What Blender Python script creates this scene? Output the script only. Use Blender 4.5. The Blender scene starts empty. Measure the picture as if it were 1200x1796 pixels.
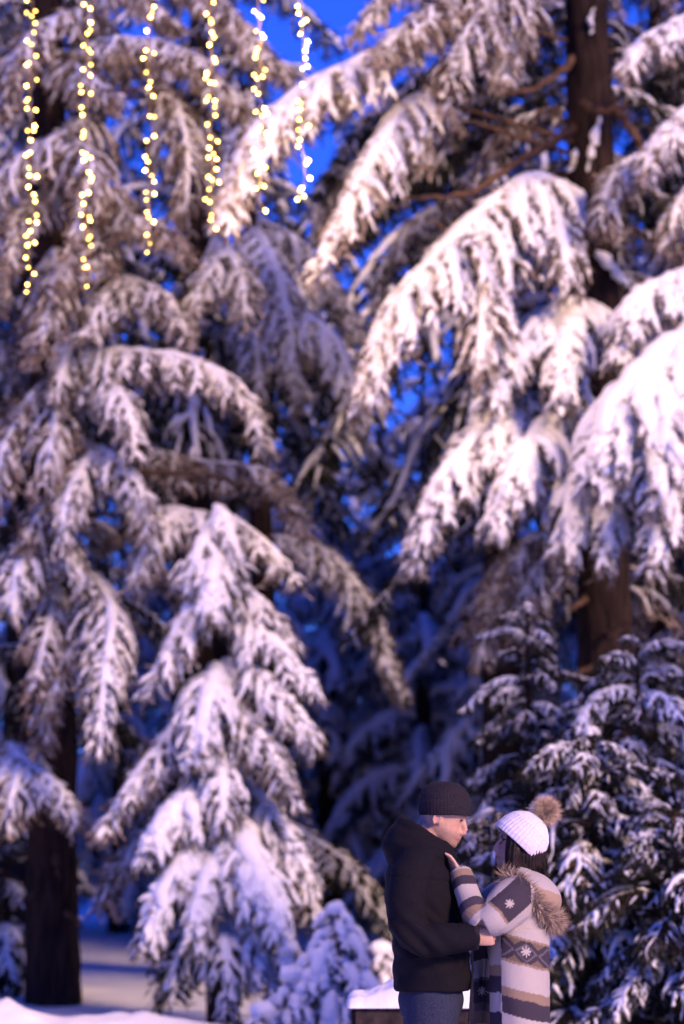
import bpy, bmesh, math
import numpy as np
from mathutils import Vector, Matrix

# ------------------------------------------------------------------ camera, sky, sun, exposure
S = bpy.context.scene
COL = S.collection
PITCH = math.radians(8.32)
CAM_H = 1.5
FPX = 1796 * 85 / 36.0            # focal length in photo pixels
cd = bpy.data.cameras.new('camera')
cam = bpy.data.objects.new('camera', cd)
COL.objects.link(cam)
cam.location = (0, 0, CAM_H)
cam.rotation_euler = (math.pi / 2 + PITCH, 0, 0)
cd.sensor_fit = 'VERTICAL'
cd.sensor_height = 36
cd.sensor_width = 24
cd.lens = 85
cd.clip_end = 2000
cd.dof.use_dof = True
cd.dof.focus_distance = 9.62
cd.dof.aperture_fstop = 2.0
cd.dof.aperture_blades = 9
S.camera = cam

SUN_AZ = math.radians(42)         # to the right of straight behind the camera
SUN_EL = math.radians(26)
sd = Vector((math.sin(SUN_AZ) * math.cos(SUN_EL), -math.cos(SUN_AZ) * math.cos(SUN_EL), math.sin(SUN_EL)))
w = bpy.data.worlds.new('World')
S.world = w
w.use_nodes = True
nt = w.node_tree
bg = nt.nodes['Background']
sky = nt.nodes.new('ShaderNodeTexSky')
sky.sky_type = 'NISHITA'
sky.sun_disc = False
sky.sun_elevation = SUN_EL
sky.sun_rotation = math.atan2(sd.x, sd.y)
sky.ozone_density = 8.0
sky.air_density = 1.3
sky.dust_density = 0.2
tint = nt.nodes.new('ShaderNodeMix')
tint.data_type = 'RGBA'
tint.blend_type = 'MULTIPLY'
tint.inputs[0].default_value = 1.0
tint.inputs[7].default_value = (0.12, 0.235, 1.0, 1)     # tungsten-balanced dusk
nt.links.new(sky.outputs[0], tint.inputs[6])
nt.links.new(tint.outputs[2], bg.inputs[0])
bg.inputs[1].default_value = 0.15

ld = bpy.data.lights.new('sun', 'SUN')
ld.energy = 2.9
ld.angle = math.radians(13)
ld.color = (1.0, 0.65, 0.41)
sun = bpy.data.objects.new('sun', ld)
COL.objects.link(sun)
sun.rotation_euler = sd.to_track_quat('Z', 'Y').to_euler()

vs = S.view_settings
vs.view_transform = 'Standard'
vs.look = 'None'
vs.exposure = 0.80
vs.gamma = 1.0
S.cycles.use_denoising = True
S.cycles.max_bounces = 4
S.cycles.diffuse_bounces = 1
S.cycles.adaptive_threshold = 0.05
S.cycles.sample_clamp_indirect = 4
S.cycles.caustics_reflective = False
S.cycles.caustics_refractive = False

# ------------------------------------------------------------------ helpers
cp, sp = math.cos(PITCH), math.sin(PITCH)


def P3(px, py, D):
    """the place in the world seen at photo pixel (px, py) that stands at distance y = D"""
    a = (px - 600) / FPX
    b = (898 - py) / FPX
    ry = cp - b * sp
    k = D / ry
    return np.array([a * k, D, CAM_H + (sp + b * cp) * k])


def nrm(v):
    return v / np.maximum(np.linalg.norm(v, axis=-1, keepdims=True), 1e-9)


def mesh_np(name, V, Q=None, T=None, mats=(), qm=None, tm=None, smooth=True):
    me = bpy.data.meshes.new(name)
    V = np.asarray(V, dtype=np.float32).reshape(-1, 3)
    Q = np.zeros((0, 4), np.int32) if Q is None else np.asarray(Q, np.int32).reshape(-1, 4)
    T = np.zeros((0, 3), np.int32) if T is None else np.asarray(T, np.int32).reshape(-1, 3)
    nq, n3 = len(Q), len(T)
    me.vertices.add(len(V))
    me.vertices.foreach_set('co', V.ravel())
    me.loops.add(nq * 4 + n3 * 3)
    me.loops.foreach_set('vertex_index', np.concatenate([Q.ravel(), T.ravel()]))
    me.polygons.add(nq + n3)
    me.polygons.foreach_set('loop_start', np.concatenate([np.arange(nq) * 4, nq * 4 + np.arange(n3) * 3]).astype(np.int32))
    mi = np.zeros(nq + n3, np.int32)
    if qm is not None:
        mi[:nq] = qm
    if tm is not None:
        mi[nq:] = tm
    for m in mats:
        me.materials.append(m)
    me.polygons.foreach_set('material_index', mi)
    me.polygons.foreach_set('use_smooth', np.full(nq + n3, smooth))
    me.update(calc_edges=True)
    return me


def link(name, me, parent=None, loc=None, label=None, cat=None, group=None, kind=None):
    o = bpy.data.objects.new(name, me)
    COL.objects.link(o)
    if parent is not None:
        o.parent = parent
    if loc is not None:
        o.location = loc
    if label:
        o['label'] = label
    if cat:
        o['category'] = cat
    if group:
        o['group'] = group
    if kind:
        o['kind'] = kind
    return o


def tubes(P, R, K=5, squash=1.0):
    """a batch of M tubes of N rings: P (M,N,3), R (M,N) -> verts, quads"""
    P = np.asarray(P, float)
    M, N = P.shape[:2]
    T = nrm(np.gradient(P, axis=1))
    ref = np.zeros_like(T)
    ref[..., 2] = 1.0
    steep = np.abs(T[..., 2]) > 0.96
    ref[steep] = (0.3, -0.9, 0.1)
    Sd = nrm(np.cross(T, ref))
    U = np.cross(Sd, T)
    a = np.arange(K) * 2 * math.pi / K
    V = P[:, :, None, :] + R[:, :, None, None] * (np.cos(a)[:, None] * Sd[:, :, None, :] + squash * np.sin(a)[:, None] * U[:, :, None, :])
    idx = np.arange(M * N * K).reshape(M, N, K)
    A = idx[:, :-1, :]
    B = idx[:, 1:, :]
    Q = np.stack([A, np.roll(A, -1, 2), np.roll(B, -1, 2), B], -1).reshape(-1, 4)
    return V.reshape(-1, 3), Q


class MB:
    """collects vertices and faces of one mesh"""
    def __init__(s):
        s.V, s.Q, s.T, s.qm, s.tm, s.n = [], [], [], [], [], 0

    def add(s, V, Q=None, T=None, m=0):
        V = np.asarray(V, float).reshape(-1, 3)
        if Q is not None and len(Q):
            s.Q.append(np.asarray(Q) + s.n)
            s.qm.append(np.full(len(Q), m))
        if T is not None and len(T):
            s.T.append(np.asarray(T) + s.n)
            s.tm.append(np.full(len(T), m))
        s.V.append(V)
        s.n += len(V)

    def mesh(s, name, mats, smooth=True, off=None):
        V = np.concatenate(s.V)
        if off is not None:
            V = V - np.asarray(off)
        Q = np.concatenate(s.Q) if s.Q else None
        T = np.concatenate(s.T) if s.T else None
        return mesh_np(name, V, Q, T, mats, np.concatenate(s.qm) if s.qm else None, np.concatenate(s.tm) if s.tm else None, smooth)


def spline(pts, n):
    """Catmull-Rom through pts, n points evenly along the length"""
    p = np.asarray(pts, float)
    p = np.vstack([2 * p[0] - p[1], p, 2 * p[-1] - p[-2]])
    out = []
    for i in range(1, len(p) - 2):
        t = np.linspace(0, 1, 24, endpoint=False)[:, None]
        a, b, c, d = p[i - 1], p[i], p[i + 1], p[i + 2]
        out.append(0.5 * (2 * b + (c - a) * t + (2 * a - 5 * b + 4 * c - d) * t ** 2 + (3 * b - a - 3 * c + d) * t ** 3))
    out.append(p[-2][None])
    q = np.vstack(out)
    s = np.concatenate([[0], np.cumsum(np.linalg.norm(np.diff(q, axis=0), axis=1))])
    u = np.linspace(0, s[-1], n)
    return np.stack([np.interp(u, s, q[:, k]) for k in range(3)], 1), s[-1]


# ------------------------------------------------------------------ materials
def mat(name, col, rough=0.7, spec=0.3):
    m = bpy.data.materials.new(name)
    m.use_nodes = True
    b = m.node_tree.nodes['Principled BSDF']
    b.inputs['Base Color'].default_value = (*col, 1)
    b.inputs['Roughness'].default_value = rough
    b.inputs['Specular IOR Level'].default_value = spec
    return m, m.node_tree, b


def nnode(t, typ, **kw):
    n = t.nodes.new(typ)
    for k, v in kw.items():
        setattr(n, k, v)
    return n


def noise_mix(t, b, c1, c2, scale, detail=4, lo=0.35, hi=0.65, coord='Object', stretch=None):
    tc = nnode(t, 'ShaderNodeTexCoord')
    nz = nnode(t, 'ShaderNodeTexNoise')
    nz.inputs['Scale'].default_value = scale
    nz.inputs['Detail'].default_value = detail
    src = tc.outputs[coord]
    if stretch:
        mp = nnode(t, 'ShaderNodeMapping')
        mp.inputs['Scale'].default_value = stretch
        t.links.new(src, mp.inputs[0])
        src = mp.outputs[0]
    t.links.new(src, nz.inputs['Vector'])
    mr = nnode(t, 'ShaderNodeMapRange')
    mr.inputs[1].default_value = lo
    mr.inputs[2].default_value = hi
    t.links.new(nz.outputs['Fac'], mr.inputs[0])
    mx = nnode(t, 'ShaderNodeMix', data_type='RGBA')
    mx.inputs[6].default_value = (*c1, 1)
    mx.inputs[7].default_value = (*c2, 1)
    t.links.new(mr.outputs[0], mx.inputs[0])
    t.links.new(mx.outputs[2], b.inputs['Base Color'])
    return nz, mx


def bump(t, b, src, dist=0.01, strength=0.6):
    bp = nnode(t, 'ShaderNodeBump')
    bp.inputs['Distance'].default_value = dist
    bp.inputs['Strength'].default_value = strength
    t.links.new(src, bp.inputs['Height'])
    t.links.new(bp.outputs[0], b.inputs['Normal'])


M_SNOW, t, b = mat('snow', (0.86, 0.86, 0.88), 0.6, 0.25)
nz, _ = noise_mix(t, b, (0.80, 0.80, 0.83), (0.90, 0.90, 0.91), 9)
bump(t, b, nz.outputs['Fac'], 0.03, 0.5)

M_GSNOW, t, b = mat('ground_snow', (0.84, 0.84, 0.87), 0.65, 0.25)
nz, _ = noise_mix(t, b, (0.78, 0.78, 0.82), (0.88, 0.88, 0.90), 3.0, 8)
bump(t, b, nz.outputs['Fac'], 0.05, 0.7)


def needle_mat(name, c1, c2, frost, amount):
    """needles: two greens or browns by sprig, dusted with snow where they face up"""
    m, t, b = mat(name, c1, 0.75, 0.15)
    geo = nnode(t, 'ShaderNodeNewGeometry')
    mx = nnode(t, 'ShaderNodeMix', data_type='RGBA')
    mx.inputs[6].default_value = (*c1, 1)
    mx.inputs[7].default_value = (*c2, 1)
    t.links.new(geo.outputs['Random Per Island'], mx.inputs[0])
    tc = nnode(t, 'ShaderNodeTexCoord')
    nz = nnode(t, 'ShaderNodeTexNoise')
    nz.inputs['Scale'].default_value = 2.3
    nz.inputs['Detail'].default_value = 3
    t.links.new(tc.outputs['Object'], nz.inputs['Vector'])
    ad = nnode(t, 'ShaderNodeMath', operation='MULTIPLY_ADD')
    ad.inputs[1].default_value = 0.6
    t.links.new(geo.outputs['Random Per Island'], ad.inputs[0])
    t.links.new(nz.outputs['Fac'], ad.inputs[2])
    mr = nnode(t, 'ShaderNodeMapRange')
    mr.inputs[1].default_value = 1.15 - amount
    mr.inputs[2].default_value = 1.35 - amount
    mr.inputs[4].default_value = 0.85
    t.links.new(ad.outputs[0], mr.inputs[0])
    m2 = nnode(t, 'ShaderNodeMix', data_type='RGBA')
    m2.inputs[7].default_value = (*frost, 1)
    t.links.new(mr.outputs[0], m2.inputs[0])
    t.links.new(mx.outputs[2], m2.inputs[6])
    t.links.new(m2.outputs[2], b.inputs['Base Color'])
    return m


M_NEEDLE = needle_mat('needles', (0.022, 0.020, 0.012), (0.060, 0.040, 0.024), (0.46, 0.40, 0.38), 0.42)
M_NEEDLE_B = needle_mat('needles_brown', (0.040, 0.025, 0.014), (0.12, 0.072, 0.042), (0.44, 0.36, 0.32), 0.46)  # brown needles, warmed further to stand in for the string lights' glow
M_NEEDLE_D = needle_mat('needles_dark', (0.011, 0.014, 0.010), (0.030, 0.028, 0.018), (0.40, 0.38, 0.38), 0.06)

M_BARK, t, b = mat('bark', (0.08, 0.05, 0.035), 0.9, 0.1)
nz, _ = noise_mix(t, b, (0.009, 0.006, 0.006), (0.040, 0.024, 0.019), 6, 8, 0.35, 0.7, stretch=(2.5, 2.5, 0.5))
bump(t, b, nz.outputs['Fac'], 0.05, 1.0)
M_TWIG, t, b = mat('bare_wood', (0.16, 0.09, 0.06), 0.85, 0.1)
noise_mix(t, b, (0.05, 0.03, 0.022), (0.13, 0.075, 0.05), 8)
# ------------------------------------------------------------------ ground
rng = np.random.default_rng(7)


def vnoise(x, y, f, seed):
    """smooth value noise"""
    r = np.random.default_rng(seed)
    tab = r.random((64, 64))
    u, v = x * f, y * f
    i, j = np.floor(u).astype(int), np.floor(v).astype(int)
    a, c = u - i, v - j
    a, c = a * a * (3 - 2 * a), c * c * (3 - 2 * c)
    g = lambda p, q: tab[p % 64, q % 64]
    return (g(i, j) * (1 - a) + g(i + 1, j) * a) * (1 - c) + (g(i, j + 1) * (1 - a) + g(i + 1, j + 1) * a) * c - 0.5


def ground_h(x, y):
    h = 0.16 * vnoise(x, y, 0.22, 1) + 0.05 * vnoise(x, y, 0.9, 2)
    near = np.clip((y - 12) / 6, 0, 1)
    h = h * (0.15 + 0.85 * near)
    h = h + np.clip(y - 24, 0, 60) * 0.022
    # ploughed bank of snow in front of the trees, left of the couple
    side = 1 / (1 + np.exp((x + 0.55) / 0.25))
    bank = np.exp(-((y - 20.0) / 1.1) ** 2) * side
    lump = np.clip(vnoise(x, y, 2.6, 3) + 0.6 * vnoise(x, y, 5.5, 4), -0.2, 1)
    left = np.clip((-1.1 - x) / 1.2, 0, 1)
    h = h + bank * (0.40 - 0.06 * np.clip(x + 2.9, -3, 3) + 0.22 * lump * left)
    return h


def grid_axis(segs):
    out = []
    for a, b_, n in segs:
        out.append(np.linspace(a, b_, n, endpoint=False))
    out.append([segs[-1][1]])
    return np.concatenate(out)


gx = grid_axis([(-600, -60, 12), (-60, -8, 40), (-8, -4.2, 40), (-4.2, 4.2, 130), (4.2, 12, 40), (12, 60, 20), (60, 600, 12)])
gy = grid_axis([(-200, 0, 15), (0, 16, 60), (16, 24, 110), (24, 40, 50), (40, 90, 25), (90, 800, 20)])
X, Y = np.meshgrid(gx, gy)
Z = ground_h(X, Y)
ii = np.arange(X.size).reshape(X.shape)
Q = np.stack([ii[:-1, :-1], ii[:-1, 1:], ii[1:, 1:], ii[1:, :-1]], -1).reshape(-1, 4)
link('snowy_ground', mesh_np('snowy_ground', np.stack([X, Y, Z], -1), Q, mats=[M_GSNOW]), kind='structure')


def gz(x, y):
    return float(ground_h(np.array([x]), np.array([y]))[0])


# ------------------------------------------------------------------ boughs
def bough_geo(spine, L, seed, heavy=0.7, r=0.03, droop=0.9, spacing=0.085, twig=0.165, tsp=0.068, leaf0=0.12, nn=7,
              stem=0.03, spread=0.75, nl=0.085, pad=1.0, thin=0.12):
    """spine (n,3) from the trunk outwards. Returns MB of needles+wood and MB of snow"""
    R = np.random.default_rng(seed)
    r = r * 0.80 * (1 + 0.28 * max(0.0, heavy - 0.7) / 0.3)
    n = len(spine)
    s = np.concatenate([[0], np.cumsum(np.linalg.norm(np.diff(spine, axis=0), axis=1))])
    LEN = s[-1]
    Tn = nrm(np.gradient(spine, axis=0))
    wood, snow = MB(), MB()
    V, Q = tubes(spine[None], np.linspace(stem, 0.006, n)[None], 5)
    wood.add(V, Q, m=1)
    pos = np.arange(leaf0 * LEN, LEN, spacing)
    pos = np.repeat(pos, 2) + R.uniform(-0.5, 0.5, len(pos) * 2) * spacing
    pos = np.clip(pos, 0, LEN)
    sgn = np.tile([1.0, -1.0], len(pos) // 2)
    u = np.clip((pos - leaf0 * LEN) / max(LEN * (1 - leaf0), 1e-6), 0, 1)
    root = np.stack([np.interp(pos, s, spine[:, k]) for k in range(3)], 1)
    tan = nrm(np.stack([np.interp(pos, s, Tn[:, k]) for k in range(3)], 1))
    M = len(pos)
    z = np.array([0, 0, 1.0])
    side = np.cross(tan, z) * sgn[:, None]
    sn = np.linalg.norm(side, axis=1, keepdims=True)
    ang = R.uniform(0, 2 * math.pi, M)
    side = np.where(sn > 0.25, side / np.maximum(sn, 1e-6), nrm(side + 0.6 * np.stack([np.cos(ang), np.sin(ang), 0 * ang], 1)))
    prof = (0.30 + 0.70 * np.sin(np.pi * np.clip(u * 0.78 + 0.16, 0, 1))) * np.sqrt(np.clip(1.12 - u, 0.05, 1))
    ln = L * prof * R.uniform(0.55, 1.28, M)
    ph = R.uniform(0.25, 1.0, M)
    d0 = nrm(side * np.cos(ph)[:, None] * spread + tan * np.sin(ph)[:, None] + z * R.uniform(-0.05, 0.22, M)[:, None])
    N = 7
    tt = np.linspace(0, 1, N)
    dr = droop * R.uniform(0.75, 1.3, M)
    D = d0[:, None, :] * (1 - 0.45 * tt)[None, :, None] + np.array([0, 0, -1.0]) * (dr[:, None] * (tt ** 0.8) * 1.25)[..., None]
    D = nrm(D + R.normal(0, 0.06, D.shape))
    step = ln / (N - 1)
    LP = root[:, None, :] + np.concatenate([np.zeros((M, 1, 3)), np.cumsum((D[:, :-1] + D[:, 1:]) / 2, 1)], 1) * step[:, None, None]
    V, Q = tubes(LP, np.linspace(0.010, 0.003, N)[None] * np.ones((M, 1)), 3)
    wood.add(V, Q, m=1)
    # side twigs
    nt_ = max(2, int(round(L * 0.75 / tsp)))
    fr = (np.arange(nt_) + 0.7) / nt_
    fr = np.clip(fr[None, :, None] + R.uniform(-0.4, 0.4, (M, nt_, 2)) / nt_, 0.05, 1.0)
    keep = R.random((M, nt_, 2)) < np.clip(ln / L + 0.25, 0.3, 1)[:, None, None]
    fi = fr * (N - 1)
    i0 = np.clip(np.floor(fi).astype(int), 0, N - 2)
    fa = (fi - i0)[..., None]
    mi = np.arange(M)[:, None, None]
    tr = LP[mi, i0] * (1 - fa) + LP[mi, i0 + 1] * fa
    ttan = nrm(D[mi, i0])
    sg = np.array([1.0, -1.0])[None, None, :, None]
    up = nrm(z + 0.9 * side[:, None, None, :] + 0 * ttan)
    ts = nrm(np.cross(ttan, up)) * sg
    td = nrm(ttan * 0.78 + ts * R.uniform(0.35, 0.85, ts.shape[:-1])[..., None] + z * R.uniform(-0.35, 0.1, ts.shape[:-1])[..., None])
    tl = twig * R.uniform(0.6, 1.25, td.shape[:-1]) * (1.1 - 0.35 * fr)
    k = keep.ravel()
    tr, td, tl = tr.reshape(-1, 3)[k], td.reshape(-1, 3)[k], tl.ravel()[k]
    out = np.broadcast_to(side[:, None, None, :], ts.shape).reshape(-1, 3)[k]
    ts = ts.reshape(-1, 3)[k]
    W = len(tr)
    t4 = np.linspace(0, 1, 4)
    TP = tr[:, None, :] + td[:, None, :] * (tl[:, None] * t4)[..., None] + np.array([0, 0, -1.0]) * (tl[:, None] * 0.30 * t4 ** 2)[..., None]
    # needle blades around every twig
    q = R.random((W, nn))
    base = TP[:, 0][:, None] * (1 - q)[..., None] + TP[:, 3][:, None] * q[..., None]
    bd = nrm(td[:, None] * 0.75 + ts[:, None] * R.normal(0, 0.75, (W, nn))[..., None] + R.normal(0, 0.35, (W, nn, 3)) + np.array([0, 0, -0.35]))
    bl = nl * R.uniform(0.5, 1.3, (W, nn))
    bw = nrm(np.cross(bd, R.normal(0, 1, (W, nn, 3)))) * (bl * thin)[..., None]
    A = np.stack([base - bw, base + bw, base + bd * bl[..., None] + bw * 0.25, base + bd * bl[..., None] - bw * 0.25], 2)
    wood.add(A.reshape(-1, 3), np.arange(W * nn * 4).reshape(-1, 4), m=0)
    # snow along twigs
    off = nrm(z * 1.0 + 0.75 * out)
    cov = R.random(W) < (0.12 + 0.72 * heavy)
    Pq = TP[cov]
    rr = r * R.uniform(0.4, 1.05, cov.sum()) * (0.62 + 0.62 * heavy ** 2)
    pr = np.array([0.75, 1.0, 0.85, 0.12])[None] * R.uniform(0.7, 1.25, (len(Pq), 4))
    Pq = Pq * 1.0
    Pq[:, 3] = Pq[:, 3] * 0.9 + Pq[:, 2] * 0.1
    Pq = Pq + off[cov][:, None] * (rr * 0.75)[:, None, None]
    V, Q = tubes(Pq, pr * rr[:, None], 4, 0.9)
    snow.add(V, Q)
    # along laterals
    offl = nrm(z + 0.6 * side)
    cl = R.random(M) < (0.1 + 0.8 * heavy)
    rl = r * (0.75 + 1.0 * heavy ** 2) * R.uniform(0.55, 1.3, M)
    pl = np.interp(tt, [0, 0.15, 0.6, 0.9, 1], [0.7, 1.15, 0.95, 0.6, 0.08])[None] * R.uniform(0.75, 1.25, (M, N))
    V, Q = tubes((LP + offl[:, None] * (rl * 0.7)[:, None, None])[cl], (pl * rl[:, None])[cl], 5, 0.85)
    snow.add(V, Q)
    # pad along the spine
    n0 = max(0, int(leaf0 * n) - 1)
    sp_ = spine[n0:].copy()
    rp = r * (0.45 + 0.55 * min(1, heavy * 1.4)) * (1.3 + 1.6 * heavy) * pad * np.interp(np.linspace(0, 1, len(sp_)), [0, 0.12, 0.7, 0.93, 1], [0.3, 1, 0.95, 0.6, 0.05]) * R.uniform(0.8, 1.2, len(sp_))
    sp_[:, 2] += rp * 0.6
    V, Q = tubes(sp_[None], rp[None], 8, 0.8)
    snow.add(V, Q)
    return wood, snow


BN = [0]
STY = dict(
    n=dict(mats=[M_NEEDLE, M_TWIG]), b=dict(mats=[M_NEEDLE_B, M_TWIG]), d=dict(mats=[M_NEEDLE_D, M_TWIG]))


class Tree:
    def __init__(s, name, base, label, cat='tree', group=None, lean=None):
        s.base = np.array(base, float)
        s.o = link(name, None, loc=tuple(base), label=label, cat=cat, group=group)
        s.o.empty_display_size = 0.3

    def trunk(s, pts, radii, seed=1, K=28, n=90, bark=0.05, knots=True):
        R = np.random.default_rng(seed)
        c, _ = spline(pts, n)
        rad = np.interp(np.linspace(0, 1, n), np.linspace(0, 1, len(radii)), radii)
        V, Q = tubes(c[None], rad[None], K)
        V = V.reshape(n, K, 3)
        ridge = R.normal(0, 1, (n // 3 + 2, K))
        rowi = np.arange(n) / 3.0
        i0 = rowi.astype(int)
        f = (rowi - i0)[:, None]
        rd = ridge[i0] * (1 - f) + ridge[i0 + 1] * f
        V = c[:, None] + (V - c[:, None]) * (1 + bark * rd)[..., None]
        s.axis = c
        return link('trunk', mesh_np('trunk', V.reshape(-1, 3) - s.base, Q, mats=[M_BARK]), s.o)

    def at(s, z):
        return np.array([np.interp(z, s.axis[:, 2], s.axis[:, k]) for k in range(3)])

    def bough(s, pts, L=0.55, heavy=0.7, r=0.03, sty='n', attach=True, leaf0=None, **kw):
        BN[0] += 1
        p = [P3(*q) for q in pts]
        if attach:
            d = np.linalg.norm(p[0][:2] - s.at(p[0][2])[:2])
            a = s.at(p[0][2] - 0.12 * d)
            if d > 0.25:
                p = [a, ] + p
                full = np.linalg.norm(np.diff(np.array(p), axis=0), axis=1)
                if leaf0 is None:
                    leaf0 = 0.85 * full[0] / full.sum()
        sp_, ln = spline(p, 26)
        wood, snow = bough_geo(sp_, L, 1000 + BN[0], heavy, r, leaf0=0.06 if leaf0 is None else leaf0, **kw)
        o = link('bough', wood.mesh('bough', STY[sty]['mats'], smooth=False, off=s.base), s.o)
        link('snow', snow.mesh('snow', [M_SNOW], off=s.base), o)
        return o

    def twig(s, pts, r0=0.03, r1=0.008, name='dead_branch', snow=0.0):
        c, _ = spline([P3(*q) for q in pts], 22)
        R = np.random.default_rng(int(pts[0][0]))
        c[1:-1] += R.normal(0, 0.012, (20, 3))
        V, Q = tubes(c[None], (np.linspace(r0, r1, 22) * R.uniform(0.85, 1.15, 22))[None], 7)
        o = link(name, mesh_np(name, V - s.base, Q, mats=[M_TWIG]), s.o)
        return o

    def put(s, proto, loc, rz, tilt=0.0, sc=1.0, roll=0.0):
        """a bough sharing the mesh of a prototype"""
        o = link('bough', proto[0], s.o, loc=tuple(np.asarray(loc) - s.base))
        o.rotation_euler = (roll, tilt, rz)
        o.scale = (sc, sc, sc)
        link('snow', proto[1], o)
        return o


def proto(length, arch, fall, L, seed, mats, heavy=0.6, r=0.028, **kw):
    """bough along +x that lifts by arch and drops by fall"""
    x = np.linspace(0, 1, 7)
    R = np.random.default_rng(seed)
    p = np.stack([x * length * (1 - 0.12 * x ** 2), R.normal(0, 0.03, 7) * x * length, arch * np.sin(np.pi * np.clip(x * 1.15, 0, 1)) - fall * x ** 1.8], 1)
    sp_, _ = spline(p, 22)
    wd, sn = bough_geo(sp_, L, seed, heavy, r, **kw)
    return wd, sn, mats


def as_mesh(pr):
    return pr[0].mesh('bough', pr[2], smooth=False), pr[1].mesh('snow', [M_SNOW])


kw_fill = dict(spacing=0.12, tsp=0.13, nn=6, nl=0.10, twig=0.2)
FILL = [as_mesh(proto(2.6, 0.25, 1.0, 0.6, 51, [M_NEEDLE_B, M_TWIG], 0.15, 0.03, **kw_fill)),
        as_mesh(proto(2.1, 0.15, 0.9, 0.55, 52, [M_NEEDLE_D, M_TWIG], 0.2, 0.03, **kw_fill)),
        as_mesh(proto(3.0, 0.3, 1.5, 0.65, 53, [M_NEEDLE_D, M_TWIG], 0.08, 0.03, **kw_fill))]

# ---- the big conifer on the left
zb = gz(-2.95, 25.5)
T1 = Tree('conifer_tree', (P3(92, 1760, 25.5)[0], 25.5, zb - 0.1), 'tall conifer at the left edge behind the light strings, brown trunk bare at its foot')
T1.trunk([(P3(92, 1760, 25.5)[0], 25.5, zb - 0.1), P3(92, 1200, 25.5), P3(88, 600, 25.5), P3(82, 0, 25.5), P3(75, -700, 25.5)],
         [0.30, 0.25, 0.235, 0.22, 0.19, 0.17, 0.14, 0.08], 3)
# ---- the big conifer on the right
bx_ = P3(1066, 1790, 25.0)[0]
T3 = Tree('conifer_tree', (bx_, 25.0, gz(bx_, 25) - 0.1), 'tall conifer on the right with the heaviest white boughs and a thick trunk')
T3.trunk([(bx_, 25.0, gz(bx_, 25) - 0.1), P3(1064, 1250, 25), P3(1048, 600, 25), P3(1028, 0, 25), P3(1005, -700, 25)],
         [0.30, 0.29, 0.275, 0.26, 0.25, 0.22, 0.17, 0.09], 5)
# ---- the young conifer in front of the left one
b2 = P3(385, 1760, 23.6)
T2 = Tree('young_conifer', (b2[0], 23.6, gz(b2[0], 23.6) - 0.05), 'young cone shaped conifer loaded with snow in the left middle, reaching the ground')
T2.trunk([(b2[0], 23.6, gz(b2[0], 23.6) - 0.05), P3(388, 1400, 23.7), P3(380, 1000, 23.8), P3(376, 850, 23.85)], [0.13, 0.10, 0.06, 0.015], 9, K=12, n=40)

H = dict(heavy=0.95, r=0.036)
# right tree: (px, py, distance)
T3.bough([(960, -130, 24.6), (860, -40, 24.0), (750, 20, 23.6), (660, 90, 23.3)], 0.95, 0.5, 0.026, 'b', droop=1.3)
T3.bough([(930, -60, 24.2), (850, 10, 23.6), (800, 100, 23.2), (780, 170, 23.0)], 0.75, 0.5, 0.026, 'b', droop=1.3)
T3.bough([(900, -80, 24.9), (900, 0, 24.0), (895, 70, 23.6), (880, 130, 23.4)], 0.6, 0.5, 0.026, 'b', droop=1.2)
T3.bough([(800, 30, 24.6), (650, 105, 24.1), (530, 165, 23.7), (440, 250, 23.4), (390, 390, 23.2)], 0.85, 0.9, 0.034, 'b', droop=1.1, leaf0=0.38)
T3.bough([(760, 180, 24.2), (690, 225, 23.6), (640, 310, 23.2), (590, 400, 23.0), (555, 480, 22.9)], 0.62, 0.85, 0.032, 'b', leaf0=0.42)
T3.bough([(740, 190, 24.0), (735, 240, 23.6), (745, 290, 23.4)], 0.35, 0.5, 0.028, 'b', leaf0=0.5)
T3.bough([(985, 335, 24.7), (915, 330, 24.2), (810, 415, 23.6), (715, 520, 23.2), (665, 600, 23.0), (642, 690, 22.9)], 1.05, 0.93, 0.036, 'b', droop=1.05)
T3.bough([(960, 330, 24.4), (975, 380, 23.9), (990, 440, 23.5), (1000, 510, 23.3)], 0.5, 0.75, 0.032, 'b')
T3.bough([(900, 420, 23.9), (860, 500, 23.2), (845, 600, 22.9), (850, 650, 22.8)], 0.6, 0.75, 0.032, 'b', leaf0=0.5)
T3.bough([(1010, 540, 24.6), (960, 560, 23.8), (900, 620, 23.2), (860, 700, 22.9)], 0.6, 0.95, 0.036, 'n')
T3.bough([(1035, 545, 24.5), (1000, 570, 23.6), (985, 640, 23.0), (990, 710, 22.8)], 0.6, 0.95, 0.036, 'n')
T3.bough([(1000, 640, 24.5), (900, 700, 23.6), (820, 790, 23.1), (755, 880, 22.8), (722, 985, 22.7)], 0.8, 0.9, 0.035, 'n', droop=1.0)
T3.bough([(1010, 690, 24.3), (960, 740, 23.4), (900, 830, 22.8), (860, 930, 22.6)], 0.75, 0.93, 0.036, 'n')
T3.bough([(1270, 465, 23.6), (1170, 505, 23.2), (1105, 545, 22.9), (1085, 625, 22.8)], 0.6, 0.95, 0.04, 'n', attach=False)
T3.bough([(1280, 560, 23.0), (1190, 620, 22.6), (1110, 685, 22.3), (1060, 770, 22.1), (1040, 850, 22.0)], 1.0, 1.0, 0.05, 'n', attach=False, pad=1.15)
T3.bough([(1250, 600, 22.8), (1190, 680, 22.3), (1160, 780, 22.0), (1150, 880, 21.9)], 0.8, 1.0, 0.05, 'n', attach=False, pad=1.15)
T3.bough([(1060, 740, 24.3), (1030, 790, 23.2), (1005, 870, 22.7), (990, 960, 22.5)], 0.65, 0.95, 0.036, 'n')
T3.bough([(1080, 780, 24.3), (1080, 840, 23.0), (1070, 920, 22.5), (1060, 985, 22.4)], 0.6, 0.9, 0.034, 'n')
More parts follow.
